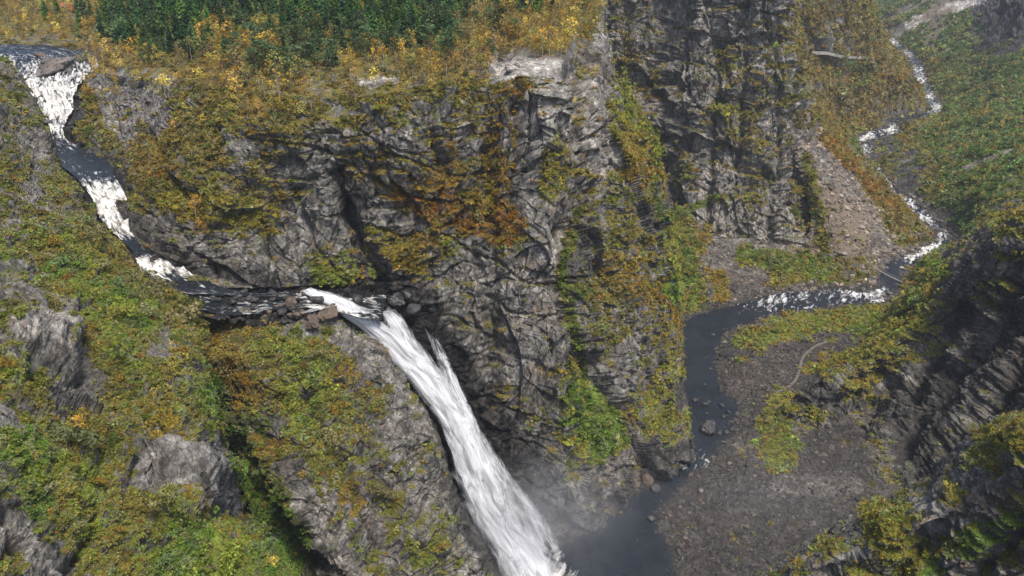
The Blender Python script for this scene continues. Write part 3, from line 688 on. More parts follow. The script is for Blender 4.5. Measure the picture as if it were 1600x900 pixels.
def vattr(me, name, a):
    x = me.attributes.new(name, 'FLOAT_VECTOR', 'POINT'); x.data.foreach_set('vector', np.ascontiguousarray(a, dtype=np.float32).ravel())
def water_ribbon(name, G, f, material, amp=.8, sc=4.0):
    n, m = G.shape[:2]; V = G.reshape(-1, 3).copy(); f = f.ravel()
    seg = np.r_[0, np.cumsum(np.linalg.norm(np.diff(G[:, m//2], axis=0), axis=1))]
    wd = np.linalg.norm(G[:, -1]-G[:, 0], axis=1)
    u = np.linspace(-.5, .5, m)[None, :]*wd[:, None]; v = np.repeat(seg[:, None], m, 1)
    fl = np.stack([u.ravel(), v.ravel(), np.zeros(n*m)], -1)
    V[:, 2] += (amp*f*(fbm(V/sc, 2, 101)+.18*fbm(V/(sc*.35), 2, 103)))
    me = np_mesh(name, V, grid_faces(n, m), material); fattr(me, 'foam', f+.15*fbm(V/8, 2, 105)); vattr(me, 'flow', fl)
    return link_obj(name, me, kind='structure')
G_, f_ = interp_ribbon(U, 700, 70, .04)
water_ribbon('river', G_, f_, M_rapid, 1.8, 5.0)
# pool water above the lip, then the braided chutes to it
tp = [(282,438),(330,450),(390,453),(440,448),(485,446),(530,450),(570,455),(604,462)]; bt = [(290,470),(330,488),(385,492),(435,483),(480,482),(525,487),(562,495),(596,500)]
zz_ = np.linspace(123.0, 115.8, 8)
tp = cr_matrix(8, 260)@np.array([atz(*p, z) for p, z in zip(tp, zz_)]); bt = cr_matrix(8, 260)@np.array([atz(*p, z) for p, z in zip(bt, zz_)])
sv = np.linspace(0, 1, 70)[None, :, None]; pool = tp[:, None]*(1-sv)+bt[:, None]*sv
water_ribbon('river', pool, np.repeat(np.interp(np.linspace(0, 1, 260), [0, .1, .2, .3, .4, .5, .6, .75, .85, 1], [.25, .5, .3, .6, .35, .6, .8, .75, .6, .45])[:, None], 70, 1), M_rapid, .8)
# lower river
wr = np.stack([XX, YY, wz(YY)], -1)[::1, ::2]
def foamlow(V):
    px, py, d = project(V)
    f = .05+np.clip((V[:, 1]-600)/150, 0, 1)*.2
    for (a, b, r, s) in [(1072,722,26,.6),(1100,720,20,.35),(1385,468,26,.6),(1360,455,30,.4),(1250,462,60,.38),(1190,470,40,.3),(1320,460,40,.35),(1450,392,26,.75),(1420,402,18,.6),(1465,372,20,.6),(1440,345,22,.7),(1410,318,22,.6),(1380,290,20,.6),(1365,265,16,.6),(1350,235,20,.35),(1350,212,16,.7),(1390,203,16,.6),(1465,168,16,.5),(1450,150,14,.6),(1438,125,14,.6),(1432,108,12,.5),(1418,84,14,.4),(1395,65,12,.5),(1380,48,12,.6),(862,868,20,.5),(862,892,30,.6),(820,905,60,1.6)]:
        f += s*np.exp(-(((px-a)/r)**2+((py-b)/(r*.6))**2))
    return f
Vw = wr.reshape(-1, 3); fw = foamlow(Vw)
flw = np.stack([Vw[:, 0]*.9-Vw[:, 1]*.45, Vw[:, 0]*.45+Vw[:, 1]*.9, Vw[:, 0]*0], -1)
Dw = sdist(Vw[:, 0], Vw[:, 1]); keep = Dw < 26+Vw[:, 1]*.01
Qw = grid_faces(*wr.shape[:2]); Qw = Qw[keep[Qw].all(1)]
me = np_mesh('river', Vw, Qw, M_water); fattr(me, 'foam', fw); fattr(me, 'shallow', np.clip((Dw+4.0)/4.5, 0, 1)*.7+.12*np.clip(fbm(Vw/14, 2, 161), 0, 1)); vattr(me, 'flow', flw); link_obj('river', me, kind='structure')

# ------------------------------------------------------------------ the waterfall
def fall_material(name, dens=.0, edge=1.0):
    m, n, l = mat(name)
    out = N(n, 'ShaderNodeOutputMaterial'); bs = N(n, 'ShaderNodeBsdfPrincipled'); tr = N(n, 'ShaderNodeBsdfTransparent')
    uv = N(n, 'ShaderNodeAttribute', attribute_name='flow'); dn = N(n, 'ShaderNodeAttribute', attribute_name='foam')
    def nz(sc, d=6.0, dist=.5):
        mp = N(n, 'ShaderNodeMapping'); mp.inputs['Scale'].default_value = sc; l.new(uv.outputs['Vector'], mp.inputs[0])
        t = N(n, 'ShaderNodeTexNoise', i_Scale=1.0, i_Detail=d, i_Roughness=.65, i_Distortion=dist); l.new(mp.outputs[0], t.inputs[0]); return t.outputs[0]
    a = nz((2.2, .16, 1), 8.0, .5); b = nz((.30, .07, 1), 6.0, .9); c = nz((.8, .35, 1), 6.0, 1.0)
    s = math_(n, l, 'ADD', math_(n, l, 'MULTIPLY', a, .55), math_(n, l, 'ADD', math_(n, l, 'MULTIPLY', b, .45), math_(n, l, 'MULTIPLY', c, .15)))
    al = math_(n, l, 'MULTIPLY', math_(n, l, 'ADD', math_(n, l, 'MULTIPLY', math_(n, l, 'SUBTRACT', s, .575), 1.5), math_(n, l, 'SUBTRACT', dn.outputs['Fac'], .52)), 2.0)
    al = math_(n, l, 'ADD', al, .5, True)
    col = ramp(n, l, s, [(.38, (.24, .26, .29)), (.50, (.42, .44, .47)), (.62, (.64, .65, .66))])  # grey shadows among the white strands are put into the colour by noise
    l.new(col, bs.inputs['Base Color']); bs.inputs['Roughness'].default_value = .8; bs.inputs['Specular IOR Level'].default_value = .1
    bp = N(n, 'ShaderNodeBump', i_Strength=.10, i_Distance=.4); l.new(s, bp.inputs['Height']); l.new(bp.outputs[0], bs.inputs['Normal'])
    mx = N(n, 'ShaderNodeMixShader'); l.new(al, mx.inputs[0]); l.new(tr.outputs[0], mx.inputs[1]); l.new(bs.outputs[0], mx.inputs[2]); l.new(mx.outputs[0], out.inputs[0])
    return m
M_fall = fall_material('falling_water')
def fallsheet(name, rows, n, m, dens, bulge=2.5, parent=None, seed=0, **pr):
    """rows: (left px, right px, py, Y, density)"""
    rr = np.array(rows, float)
    A = np.array([at(r[0], r[2]+r[5], r[3]) for r in rr]); B = np.array([at(r[1], r[2]-r[5], r[3]) for r in rr])
    W = cr_matrix(len(rr), n); A, B = W@A, W@B; s = np.linspace(0, 1, m)
    de = np.interp(np.linspace(0, len(rr)-1, n), np.arange(len(rr)), rr[:, 4])
    G = A[:, None]*(1-s)[None, :, None]+B[:, None]*s[None, :, None]
    prof = np.sin(np.pi*s)
    G[..., 1] -= bulge*.6*prof[None, :]**.8
    seg = np.r_[0, np.cumsum(np.linalg.norm(np.diff(G[:, m//2], axis=0), axis=1))]; wd = np.linalg.norm(B-A, axis=1)
    u = (s-.5)[None, :]*wd[:, None]; v = np.repeat(seg[:, None], m, 1)
    fl = np.stack([u.ravel()+seed*31, v.ravel(), np.full(n*m, seed*3.7)], -1)
    wq_ = np.stack([fl[:, 0]/5, fl[:, 1]/11, fl[:, 2]], -1); fl[:, 0] += .9*fbm(wq_, 2, 131); fl[:, 1] += 6*gnoise(wq_*.8, 133)
    V = G.reshape(-1, 3)
    q = np.stack([fl[:, 0]/2.2, fl[:, 1]/14, fl[:, 2]], -1)
    V[:, 1] -= .16*fbm(q, 3, 111+seed)+1.0*fbm(np.stack([fl[:, 0]/9, fl[:, 1]/26, fl[:, 2]], -1), 3, 113+seed)
    e = np.clip(prof/.8, 0, 1)[None, :]**.9
    foam = (de[:, None]*e+dens).ravel()+.32*fbm(np.stack([fl[:, 0]/5, fl[:, 1]/30, fl[:, 2]], -1), 2, 121+seed)
    me = np_mesh(name, V, grid_faces(n, m), M_fall); fattr(me, 'foam', foam); vattr(me, 'flow', fl)
    return link_obj(name, me, parent, **pr)
main = [ # l, r, py, Y, dens, skew
 (464,490,450,326,.7,2),(486,520,462,322,.8,5),(514,550,475,319,.85,8),(543,580,493,316.5,.9,10),(572,606,514,315,.92,12),(598,640,540,311,.92,12),(624,668,570,307,.92,12),(652,704,605,302,.92,12),
 (678,733,645,298,.92,10),(692,760,685,294,.92,8),(702,785,728,290,.92,8),(716,812,775,286,.92,8),(740,838,822,283,.92,8),(762,868,862,278,.92,6),(776,890,900,272,.6,4),(786,896,925,266,.15,0)]
main = [(a+.04*(b-a), b-.07*(b-a), y, Y, d, k) for (a, b, y, Y, d, k) in main]
fallsheet('waterfall', main, 420, 90, -.02, 3.0, label='tall white waterfall plunging down the dark slot to the gorge pool', category='waterfall')
back = [(a-7, b+9, y, Y+3, d-.42, k) for (a, b, y, Y, d, k) in main[4:]]
veil = [(592,620,484,322,.5,3),(600,634,497,318.5,.66,5),(610,646,512,315,.7,6),(622,660,536,311,.7,6),(640,684,566,307,.7,6),(662,706,600,303,.7,8)]
side = [(654,662,492,329,.12,2),(658,670,506,325,.40,2),(664,682,524,320,.52,3),(674,697,550,314,.62,3),(684,712,582,309,.64,3),(696,728,615,304,.68,4),(710,750,655,299,.74,5),(728,776,700,294,.70,6),(756,806,745,290,.68,6),(790,832,785,290,.66,6),(815,862,825,286,.62,6),(832,880,852,282,.6,6),(846,884,872,278,.3,4),(850,888,888,274,.1,2)]
for k, (nm, rws, lb) in enumerate([('waterfall', back, 'rear veil of spray behind the main white fall'), ('waterfall', veil, 'short veiled cascade over black rock right of the lip'), ('waterfall', side, 'thin side fall hugging the wall right of the main fall')]):
    fallsheet(nm, rws, 260, 50, -.05, 1.2, seed=k+1, label=lb, category='waterfall')
chutes = [[(464,486,489,311,.6,1),(476,508,484,312,.68,1),(498,534,478,315,.62,1)]]
for k, c in enumerate(chutes):
    fallsheet('cascade', c, 60, 24, -.05, .8, seed=k+5, category='cascade',
              label='narrow foaming chute under the round boulder beside the lip')
# ------------------------------------------------------------------ where things stand, in words
PLACES = [ # x0,y0,x1,y1, phrase
 (0,0,180,70,'above the upper rapids'),(0,70,150,220,'beside the upper rapids'),(180,0,330,75,"in the spruce wood's left part"),
 (330,0,540,60,'along the front of the spruce wood'),(540,0,720,70,"at the spruce wood's right end"),(720,0,960,60,'on the plateau above the bare ledge'),
 (150,70,300,140,'above the left end of the long cliff'),(300,60,430,140,'on the plateau below the spruce wood'),(430,60,560,160,'on the rim above the long cliff'),
 (560,60,700,160,'between the spruce wood and the cliff rim'),(700,60,800,130,'just left of the bare pale ledge'),(800,60,960,130,'behind the bare pale ledge'),
 (100,140,260,300,'on the bank right of the upper river'),(260,140,430,260,'on the long cliff, upper left'),(430,150,620,290,'on the long cliff, upper middle'),(620,130,830,260,'high left of the grey prow'),
 (240,260,450,400,'on the mossy bench of the long cliff'),(450,280,620,450,'low on the cliff above the basin'),(620,250,830,460,"on the long cliff's rust-coloured ledges"),(830,130,1060,330,'on the steep side of the grey prow'),
 (830,330,1100,560,'half way down the grey prow'),(600,450,900,700,'on the wall right of the waterfall'),(830,560,1100,830,'low on the prow above the gorge river'),
 (960,0,1300,430,'on the far cliff across the side gorge'),(1200,0,1460,220,'on the wooded far spur'),(1240,200,1480,460,'below the scree left of the valley river'),(1360,0,1600,340,'on the valley side right of the river'),
 (0,100,130,330,"at the near slope's top"),(130,300,350,500,'on the near slope beside the river'),(0,330,150,520,'at left above the pale slab'),
 (150,440,350,640,'left of the mossy buttress crown'),(0,500,160,680,'at left below the pale slab'),(300,480,480,640,'on the crown of the mossy buttress'),(480,480,700,700,'on the buttress beside the waterfall'),
 (160,600,400,760,"around the near slope's grey outcrop"),(340,640,560,800,'on the flank of the mossy buttress'),(0,670,180,800,'low on the left slope'),(160,760,400,900,'in the bottom left thicket'),(0,790,180,900,'in the bottom left corner'),
 (400,780,800,900,'at the foot of the mossy buttress'),(1100,470,1420,760,'right of the lower gorge river'),(900,720,1360,900,'on the gravel bar by the pool'),(1200,430,1600,760,'on the dark cliff at the right'),(1200,640,1600,900,'on the near right crag')]
def place(px, py):
    best = None
    for x0, y0, x1, y1, t in PLACES:
        if x0 <= px < x1 and y0 <= py < y1: return t
    cx = [((px-(p[0]+p[2])/2)**2+(py-(p[1]+p[3])/2)**2, p[4]) for p in PLACES]
    return min(cx)[1]
ORD = ['leftmost','second from left','third from left','fourth from left','fifth from left','sixth from left','seventh from left','eighth from left','ninth from left','tenth from left','eleventh from left','twelfth from left']
def colour_word(c):
    r, g, b = c; 
    if g > r*1.15: return 'dark green' if r+g < .13 else ('bright green' if b < .04 else 'grey-green')
    if g > r*.88: return 'olive' if r+g < .27 else 'yellow-green'
    if g > r*.62: return 'brown' if r < .17 else ('golden' if r > .24 else 'ochre')
    return 'rust-coloured'
def label_all(items, noun, group=None):
    """items: list of dicts obj, px, py, size, col -> labels unique by look, place and order from the left"""
    sizes = sorted(i['size'] for i in items); lo, hi = sizes[len(sizes)//3], sizes[2*len(sizes)//3]
    B = {}
    for it in items:
        sw = 'small' if it['size'] < lo else ('tall' if noun in ('birch','spruce','pine') else 'large') if it['size'] > hi else 'mid-sized'
        B.setdefault((sw, colour_word(it['col']) if it['col'] is not None else it['cw'], place(it['px'], it['py'])), []).append(it)
    for (sw, cw, pl), L0 in B.items():
        L0.sort(key=lambda i: i['py']); nb = max(1, -(-len(L0)//11)); nb = min(nb, 5); rowsn = {1: ['']} ; words = {1: [''], 2: ['upper', 'lower'], 3: ['upper', 'middle', 'lower'], 4: ['top', 'upper', 'lower', 'bottom'], 5: ['top', 'upper', 'middle', 'lower', 'bottom']}[nb]
        for q in range(nb):
            L = L0[q*len(L0)//nb:(q+1)*len(L0)//nb]; L.sort(key=lambda i: i['px'])
            for k, it in enumerate(L):
                parts_ = [f'{sw} {cw} {noun}']
                if len(L) > 1: parts_.append(ORD[k] if k < len(L)-1 and k < len(ORD) else ('rightmost' if k == len(L)-1 else 'right of the twelfth'))
                if words[q]: parts_.append(words[q])
                t = (', '.join(parts_)+', '+pl) if len(parts_) > 1 else parts_[0]+' '+pl
                it['obj']['label'] = t
                if group: it['obj']['group'] = group
# ------------------------------------------------------------------ plant models (leaf-sized faces)
def leaves_mesh(name, centers, sizes, mats, rs, up=0.3, droop=None):
    n = len(centers); nn = rs.normal(size=(n, 3)); nn[:, 2] += up; nn /= np.linalg.norm(nn, axis=1, keepdims=True)
    t = np.cross(nn, rs.normal(size=(n, 3))); t /= np.linalg.norm(t, axis=1, keepdims=True); b = np.cross(nn, t)
    if droop is not None: t = droop; b = np.cross(t, rs.normal(size=(n, 3))); b /= np.linalg.norm(b, axis=1, keepdims=True)+1e-9
    s = np.asarray(sizes).reshape(-1, 1)
    asp = rs.uniform(.5, 1.0, (n, 1))
    V = np.stack([centers-t*s-b*s*asp*.6, centers+t*s*.9-b*s*asp, centers+t*s+b*s*asp*.7, centers-t*s*.8+b*s*asp], 1).reshape(-1, 3)
    return np_mesh(name, V, np.arange(n*4).reshape(n, 4), mats, False)
def tube(pts, radii, k=5):
    pts = np.array(pts, float); V = []; Q = []
    for i, (p, r) in enumerate(zip(pts, radii)):
        a = np.linspace(0, 2*np.pi, k, endpoint=False); V.append(p+np.stack([np.cos(a)*r, np.sin(a)*r, a*0], -1))
    V = np.concatenate(V)
    for i in range(len(pts)-1):
        for j in range(k): Q.append((i*k+j, i*k+(j+1) % k, (i+1)*k+(j+1) % k, (i+1)*k+j))
    return V, np.array(Q)
def stems(lines):
    VV = []; QQ = []; o = 0
    for pts, rad in lines:
        V, Q = tube(pts, rad); VV.append(V); QQ.append(Q+o); o += len(V)
    return np.concatenate(VV), np.concatenate(QQ)
def bush_model(seed, n=90, flat=.75, leaf=.17, mat_=None):
    rs = np.random.default_rng(seed); k = 7
    cc = rs.normal(size=(k, 3))*[.45, .45, .18]; cc[:, 2] = np.abs(cc[:, 2])+.3*flat; rr = rs.uniform(.3, .55, k)
    w = rs.integers(0, k, n); d = rs.normal(size=(n, 3)); d /= np.linalg.norm(d, axis=1, keepdims=True); d[:, 2] = np.abs(d[:, 2])*flat+.0
    c = cc[w]+d*rr[w][:, None]*rs.uniform(.6, 1.05, (n, 1))
    return leaves_mesh('bush_leaves', c, rs.uniform(.6, 1.2, n)*leaf, mat_ or M_leafi, rs, .8)
def tuft_model(seed, n=36, mat_=None):
    rs = np.random.default_rng(seed)
    c = rs.normal(size=(n, 3))*[.5, .5, .12]; c[:, 2] = np.abs(c[:, 2])+.08
    return leaves_mesh('tuft_leaves', c, rs.uniform(.12, .3, n), mat_ or M_leafi, rs, 1.6)
def birch_model(seed, n=170, mat_=None, mb=None):       # unit height 1
    rs = np.random.default_rng(seed); lean = rs.normal(size=2)*.05
    tr = [(0, 0, -.06), (lean[0]*.3, lean[1]*.3, .3), (lean[0]*.7, lean[1]*.7, .65), (lean[0], lean[1], .97)]
    lines = [(tr, [.013, .010, .006, .002])]; cl = []
    for k in range(11):
        h = rs.uniform(.28, .92); a = rs.uniform(0, 6.28); L = (.26*(1-abs(h-.48)*1.3))*rs.uniform(.6, 1.1); b0 = np.array([lean[0]*h, lean[1]*h, h])
        e = b0+np.array([math.cos(a)*L, math.sin(a)*L, L*.75]); lines.append(([b0, (b0+e)/2+[0, 0, .02], e], [.005, .0035, .001])); cl.append((e, .10)); cl.append(((b0+e)/2, .08))
    cl.append((np.array([lean[0], lean[1], .93]), .07)); V, Q = stems(lines)
    w = rs.integers(0, len(cl), n); c = np.array([cl[i][0] for i in w])+rs.normal(size=(n, 3))*np.array([[cl[i][1]*.62]*3 for i in w])
    return np_mesh('birch_trunk', V, Q, mb or M_birch), leaves_mesh('birch_crown', c, rs.uniform(.014, .034, n), mat_ or M_leafi, rs, .4)
def spruce_model(seed, mat_=None, mb=None):
    rs = np.random.default_rng(seed); V, Q = tube([(0, 0, -.05), (0, 0, .5), (0, 0, .99)], [.014, .009, .002])
    C = []; T = []; s = []
    for k in range(22):
        h = .06+.92*k/22; R = (.19*(1-h)**.85+.008)*rs.uniform(.85, 1.12); nb = int(6+9*(1-h))
        for j in range(nb):
            a = rs.uniform(0, 6.28); dirn = np.array([math.cos(a), math.sin(a), -.38+rs.normal()*.1]); rl = R*rs.uniform(.75, 1.1)
            for q in (.35, .78):
                C.append(np.array([0, 0, h+.02])+dirn*rl*q); T.append(dirn/np.linalg.norm(dirn)); s.append(rl*.30+.010)
    return np_mesh('spruce_trunk', V, Q, mb or M_bark), leaves_mesh('spruce_crown', np.array(C), s, mat_ or M_leafi, rs, droop=np.array(T))
def pine_model(seed, mat_=None, mb=None):
    rs = np.random.default_rng(seed); lines = [([(0, 0, -.05), (.01, 0, .5), (0, .01, .95)], [.018, .012, .004])]; cl = []
    for k in range(16):
        h = rs.uniform(.3, .97); a = rs.uniform(0, 6.28); L = .27*(1-(h-.3)**1.6)*rs.uniform(.6, 1.05); b0 = np.array([0, 0, h]); e = b0+[math.cos(a)*L, math.sin(a)*L, L*.2]
        lines.append(([b0, e], [.006, .002])); cl += [e, (b0*.4+e*.6)]
    V, Q = stems(lines); n = 300; w = rs.integers(0, len(cl), n); c = np.array(cl)[w]+rs.normal(size=(n, 3))*[.045, .045, .028]
    return np_mesh('pine_trunk', V, Q, mb or M_bark), leaves_mesh('pine_crown', c, rs.uniform(.014, .030, n), mat_ or M_leafi, rs, .7)

def gn_field(name, pts, scale, rotz, col, idx, protos, label, cat, tilt=None):
    """one 'stuff' object: a cloud of points carrying scale, turn and colour; geometry nodes put a plant or stone on each"""
    me = bpy.data.meshes.new(name); me.vertices.add(len(pts)); me.vertices.foreach_set('co', np.ascontiguousarray(pts, dtype=np.float32).ravel())
    fattr(me, 'sc', scale); vattr(me, 'rt', np.stack([tilt[0] if tilt else rotz*0, tilt[1] if tilt else rotz*0, rotz], -1)); cattr(me, 'col', col)
    ix = me.attributes.new('pi', 'INT', 'POINT'); ix.data.foreach_set('value', np.ascontiguousarray(idx, dtype=np.int32))
    o = link_obj(name, me, kind='stuff', label=label, category=cat)
    ng = bpy.data.node_groups.new(name+'_nodes', 'GeometryNodeTree')
    ng.interface.new_socket('Geometry', in_out='INPUT', socket_type='NodeSocketGeometry'); ng.interface.new_socket('Geometry', in_out='OUTPUT', socket_type='NodeSocketGeometry')
    n, l = ng.nodes, ng.links; gi = n.new('NodeGroupInput'); go = n.new('NodeGroupOutput'); jn = n.new('GeometryNodeJoinGeometry')
    def named(nm, t):
        a = n.new('GeometryNodeInputNamedAttribute'); a.data_type = t; a.inputs[0].default_value = nm; return a.outputs[0]
    for k, pm in enumerate(protos):
        ip = n.new('GeometryNodeInstanceOnPoints'); l.new(gi.outputs[0], ip.inputs['Points'])
        cmpn = n.new('FunctionNodeCompare'); cmpn.data_type = 'INT'; cmpn.operation = 'EQUAL'
        ins = [s for s in cmpn.inputs if s.type == 'INT' and s.enabled]
        l.new(named('pi', 'INT'), ins[0]); ins[1].default_value = k; l.new(cmpn.outputs[0], ip.inputs['Selection'])
        po = bpy.data.objects.new(name+'_model', pm)
        oi = n.new('GeometryNodeObjectInfo'); oi.inputs[0].default_value = po; l.new(oi.outputs['Geometry'], ip.inputs['Instance'])
        er = n.new('FunctionNodeEulerToRotation'); l.new(named('rt', 'FLOAT_VECTOR'), er.inputs[0]); l.new(er.outputs[0], ip.inputs['Rotation'])
        l.new(named('sc', 'FLOAT'), ip.inputs['Scale']); l.new(ip.outputs[0], jn.inputs[0])
    l.new(jn.outputs[0], go.inputs[0])
    md = o.modifiers.new('field', 'NODES'); md.node_group = ng
    return o
def two_mat_mesh(tr, cr):           # trunk and crown joined for the distant fields
    a = np.empty(len(tr.vertices)*3, np.float32); tr.vertices.foreach_get('co', a); b = np.empty(len(cr.vertices)*3, np.float32); cr.vertices.foreach_get('co', b)
    qa = np.empty(len(tr.loops), np.int32); tr.loops.foreach_get('vertex_index', qa); qb = np.empty(len(cr.loops), np.int32); cr.loops.foreach_get('vertex_index', qb)
    V = np.concatenate([a.reshape(-1, 3), b.reshape(-1, 3)]); Q = np.concatenate([qa.reshape(-1, 4), qb.reshape(-1, 4)+len(tr.vertices)])
    me = np_mesh(tr.name+'_field', V, Q, tr.materials[0], False); me.materials.append(cr.materials[0])
    mi = np.zeros(len(Q), np.int32); mi[len(qa)//4:] = 1; me.polygons.foreach_set('material_index', mi); return me

# ------------------------------------------------------------------ shrubs and tufts over all the slopes
def vert_area(V):
    a = np.gradient(V, axis=0); b = np.gradient(V, axis=1); return np.linalg.norm(np.cross(a, b), axis=-1)
ZB = np.full((460, 260), 1e9)
def zsplat():
    for k, p in PATCHES.items():
        V = p['V'].reshape(-1, 3); px, py, d = project(V); i = (py/2/2+0).astype(int); j = (px/4).astype(int)
        ok = (px > -20) & (px < 1620) & (py > -20) & (py < 920)
        ii = np.clip(((py+20)/5).astype(int), 0, 187); jj = np.clip(((px+20)/5).astype(int), 0, 327)
        np.minimum.at(ZBUF, (ii[ok], jj[ok]), d[ok])
ZBUF = np.full((188, 328), 1e9); zsplat()
def visible(P, tol=1.06):
    px, py, d = project(P); ii = np.clip(((py+20)/5).astype(int), 0, 187); jj = np.clip(((px+20)/5).astype(int), 0, 327)
    return (d < ZBUF[ii, jj]*tol+3) & (px > -60) & (px < 1660) & (py > -60) & (py < 980)
PAL = np.array([[.26, .165, .030], [.20, .085, .020], [.115, .145, .075], [.070, .120, .022], [.24, .20, .045], [.135, .115, .07]])
def cover(keys, rpx, rmin, rmax, coverage, thresh, seed):
    rs = np.random.default_rng(seed); PP = []; SS = []; CC = []; NZ = []
    for k in keys:
        p = PATCHES[k]; V = p['V']; A = vert_area(V); px, py, d = project(V)
        inv = ((px > -50) & (px < 1650) & (py > -50) & (py < 960)).astype(float)
        vw = (V-np.array([0, 0, H])); vw /= np.linalg.norm(vw, axis=-1, keepdims=True)
        r0 = np.clip(d*rpx/F, rmin, rmax)
        wgt = A*inv*np.clip((p['veg']-thresh)*4, 0, 1)/(np.pi*r0**2)*coverage
        cnt = rs.poisson(np.clip(wgt, 0, 3)).ravel(); ids = np.repeat(np.arange(len(cnt)), cnt)
        P = V.reshape(-1, 3)[ids]; ok = visible(P); ids = ids[ok]; P = P[ok]
        n1, m1 = V.shape[:2]; sx = np.sqrt(A.ravel()[ids])[:, None]
        P = P+rs.normal(size=P.shape)*sx*.3
        PP.append(P); SS.append(r0.ravel()[ids]*np.exp(rs.normal(size=len(ids))*.38)); CC.append(p['vc'].reshape(-1, 3)[ids]); NZ.append(p['nd'].reshape(-1, 3)[ids])
    P = np.concatenate(PP); Sx = np.concatenate(SS); C = np.concatenate(CC); n = len(P)
    cl = gnoise(P/6.0, 131)+.6*rs.normal(size=n)*.6          # neighbours share a kind
    t = rs.random(n)
    gr = C[:, 1] > C[:, 0]*1.15
    pick = np.where(t < .10, 0, np.where(t < .14, 1, np.where(t < .25, 2, np.where(t < .37, 3, np.where(t < .46, 4, np.where(t < .62, 5, -1))))))
    pick = np.where(gr & (pick < 2), -1, pick)
    C2 = np.where((pick >= 0)[:, None], C*.35+PAL[np.maximum(pick, 0)]*.65, C)
    C2 = C2*np.exp(rs.normal(size=(n, 1))*.28+cl[:, None]*.3+.38*fbm(P/24.0, 2, 135)[:, None])*1.42+.006
    C2 = C2*np.minimum(1, .25/np.max(C2, axis=1, keepdims=True)); C2[:, 1] = np.minimum(C2[:, 1], C2[:, 0]*1.45+.012)
    return P, Sx, np.clip(C2, .004, .6), np.concatenate(NZ)
tufts = [tuft_model(200+i) for i in range(4)]; bushes = [bush_model(220+i) for i in range(5)]
P, Sx, C, Nn = cover('ABSMNLGHV', 2.3, .30, 3.0, 1.0, .36, 11)
tl = (np.clip(-Nn[:, 1]*.7, -.9, .9), np.clip(Nn[:, 0]*.7, -.9, .9))
gn_field('moss_tufts', P, Sx*1.25, rng.uniform(0, 6.28, len(P)), C, rng.integers(0, 4, len(P)), tufts, 'moss, heather and grass tufts clinging to every ledge and slope', 'moss', tl)
print('tufts', len(P))
P, Sx, C, Nn = cover('ABMLPHV', 4.0, .7, 4.0, .55, .55, 12)
P2, S2, C2, N2 = cover('LM', 10.0, 1.0, 3.4, .16, .55, 13)
P2_ = cover('L', 17.0, 1.6, 3.4, .06, .6, 14)
P = np.concatenate([P, P2, P2_[0]]); Sx = np.concatenate([Sx, S2, P2_[1]]); C = np.concatenate([C, C2, P2_[2]]); Nn = np.concatenate([Nn, N2, P2_[3]])
big = Sx*F/project(P)[2]
# the shrubs that show largest stand as things of their own, the rest is the thicket
pxx, pyy, dd = project(P); inside = (pxx > 8) & (pxx < 1592) & (pyy > 8) & (pyy < 892)
sel = np.argsort(-(big*inside))[:290]; msk = np.ones(len(P), bool); msk[sel] = False
tl = (np.clip(-Nn[:, 1]*.4, -.6, .6), np.clip(Nn[:, 0]*.4, -.6, .6))
gn_field('thicket', P[msk], Sx[msk], rng.uniform(0, 6.28, msk.sum()), C[msk], rng.integers(0, 5, msk.sum()), bushes, 'low autumn thicket of shrubs too many to count over the slopes', 'shrubs', (tl[0][msk], tl[1][msk]))
print('thicket', msk.sum())
sb = []
for i in range(5):
    rs = np.random.default_rng(300+i); lines = []
    for k in range(6):
        a = rs.uniform(0, 6.28); e = np.array([math.cos(a)*.6, math.sin(a)*.6, rs.uniform(.4, .8)]); lines.append(([(0, 0, -.15), e*.5+[0, 0, .08], e], [.03, .02, .008]))
    V, Q = stems(lines); sb.append((np_mesh('shrub_stems', V, Q, M_bark), bush_model(320+i, 420, .9, .075, M_leaf)))
items = []
def add_plant(name, cat, parts, p, sc, col, rz, names=('trunk', 'crown')):
    r = bpy.data.objects.new(name, None); COL.objects.link(r); r.location = p; r.rotation_euler = (0, 0, rz); r.scale = (sc[0], sc[0], sc[1]); r['category'] = cat; r.empty_display_size = .5
    for nm, me in zip(names, parts):
        o = bpy.data.objects.new(nm, me); COL.objects.link(o); o.parent = r; o.color = (*col, 1)
    return r
for i in sel:
    o = add_plant('shrub', 'shrub', sb[int(rng.integers(0, 5))], P[i], (Sx[i]*1.15, Sx[i]*1.15), np.clip(C[i], .01, .5), rng.uniform(0, 6.28), ('stems', 'foliage'))
    items.append(dict(obj=o, px=pxx[i], py=pyy[i], size=Sx[i], col=C[i]))
label_all(items, 'shrub', 'autumn shrubs on the slopes')

# ------------------------------------------------------------------ trees
def tree_spots(keys, dens, wfun, seed):
    rs = np.random.default_rng(seed); out = []
    for k in keys:
        V = PATCHES[k]['V']; A = vert_area(V); px, py, d = project(V)
        wgt = A*dens*wfun(px, py, PATCHES[k])*(px > -40)*(px < 1640)*(py > -45)*(py < 930)
        cnt = rs.poisson(np.clip(wgt, 0, 2)).ravel(); ids = np.repeat(np.arange(len(cnt)), cnt); Q = V.reshape(-1, 3)[ids]
        if k != 'P': Q = Q[visible(Q)]
        out.append(Q)
    return np.concatenate(out)
def inr(px, py, L):
    qq = np.stack([px/45, py/25, px*0], -1).reshape(-1, 3); px = px+64*fbm(qq, 3, 171).reshape(px.shape); py = py+26*fbm(qq+5, 3, 173).reshape(px.shape)
    r = np.zeros(px.shape)
    for x0, y0, x1, y1, v in L: r = np.maximum(r, v*((px >= x0) & (px < x1) & (py >= y0) & (py < y1)))
    return r
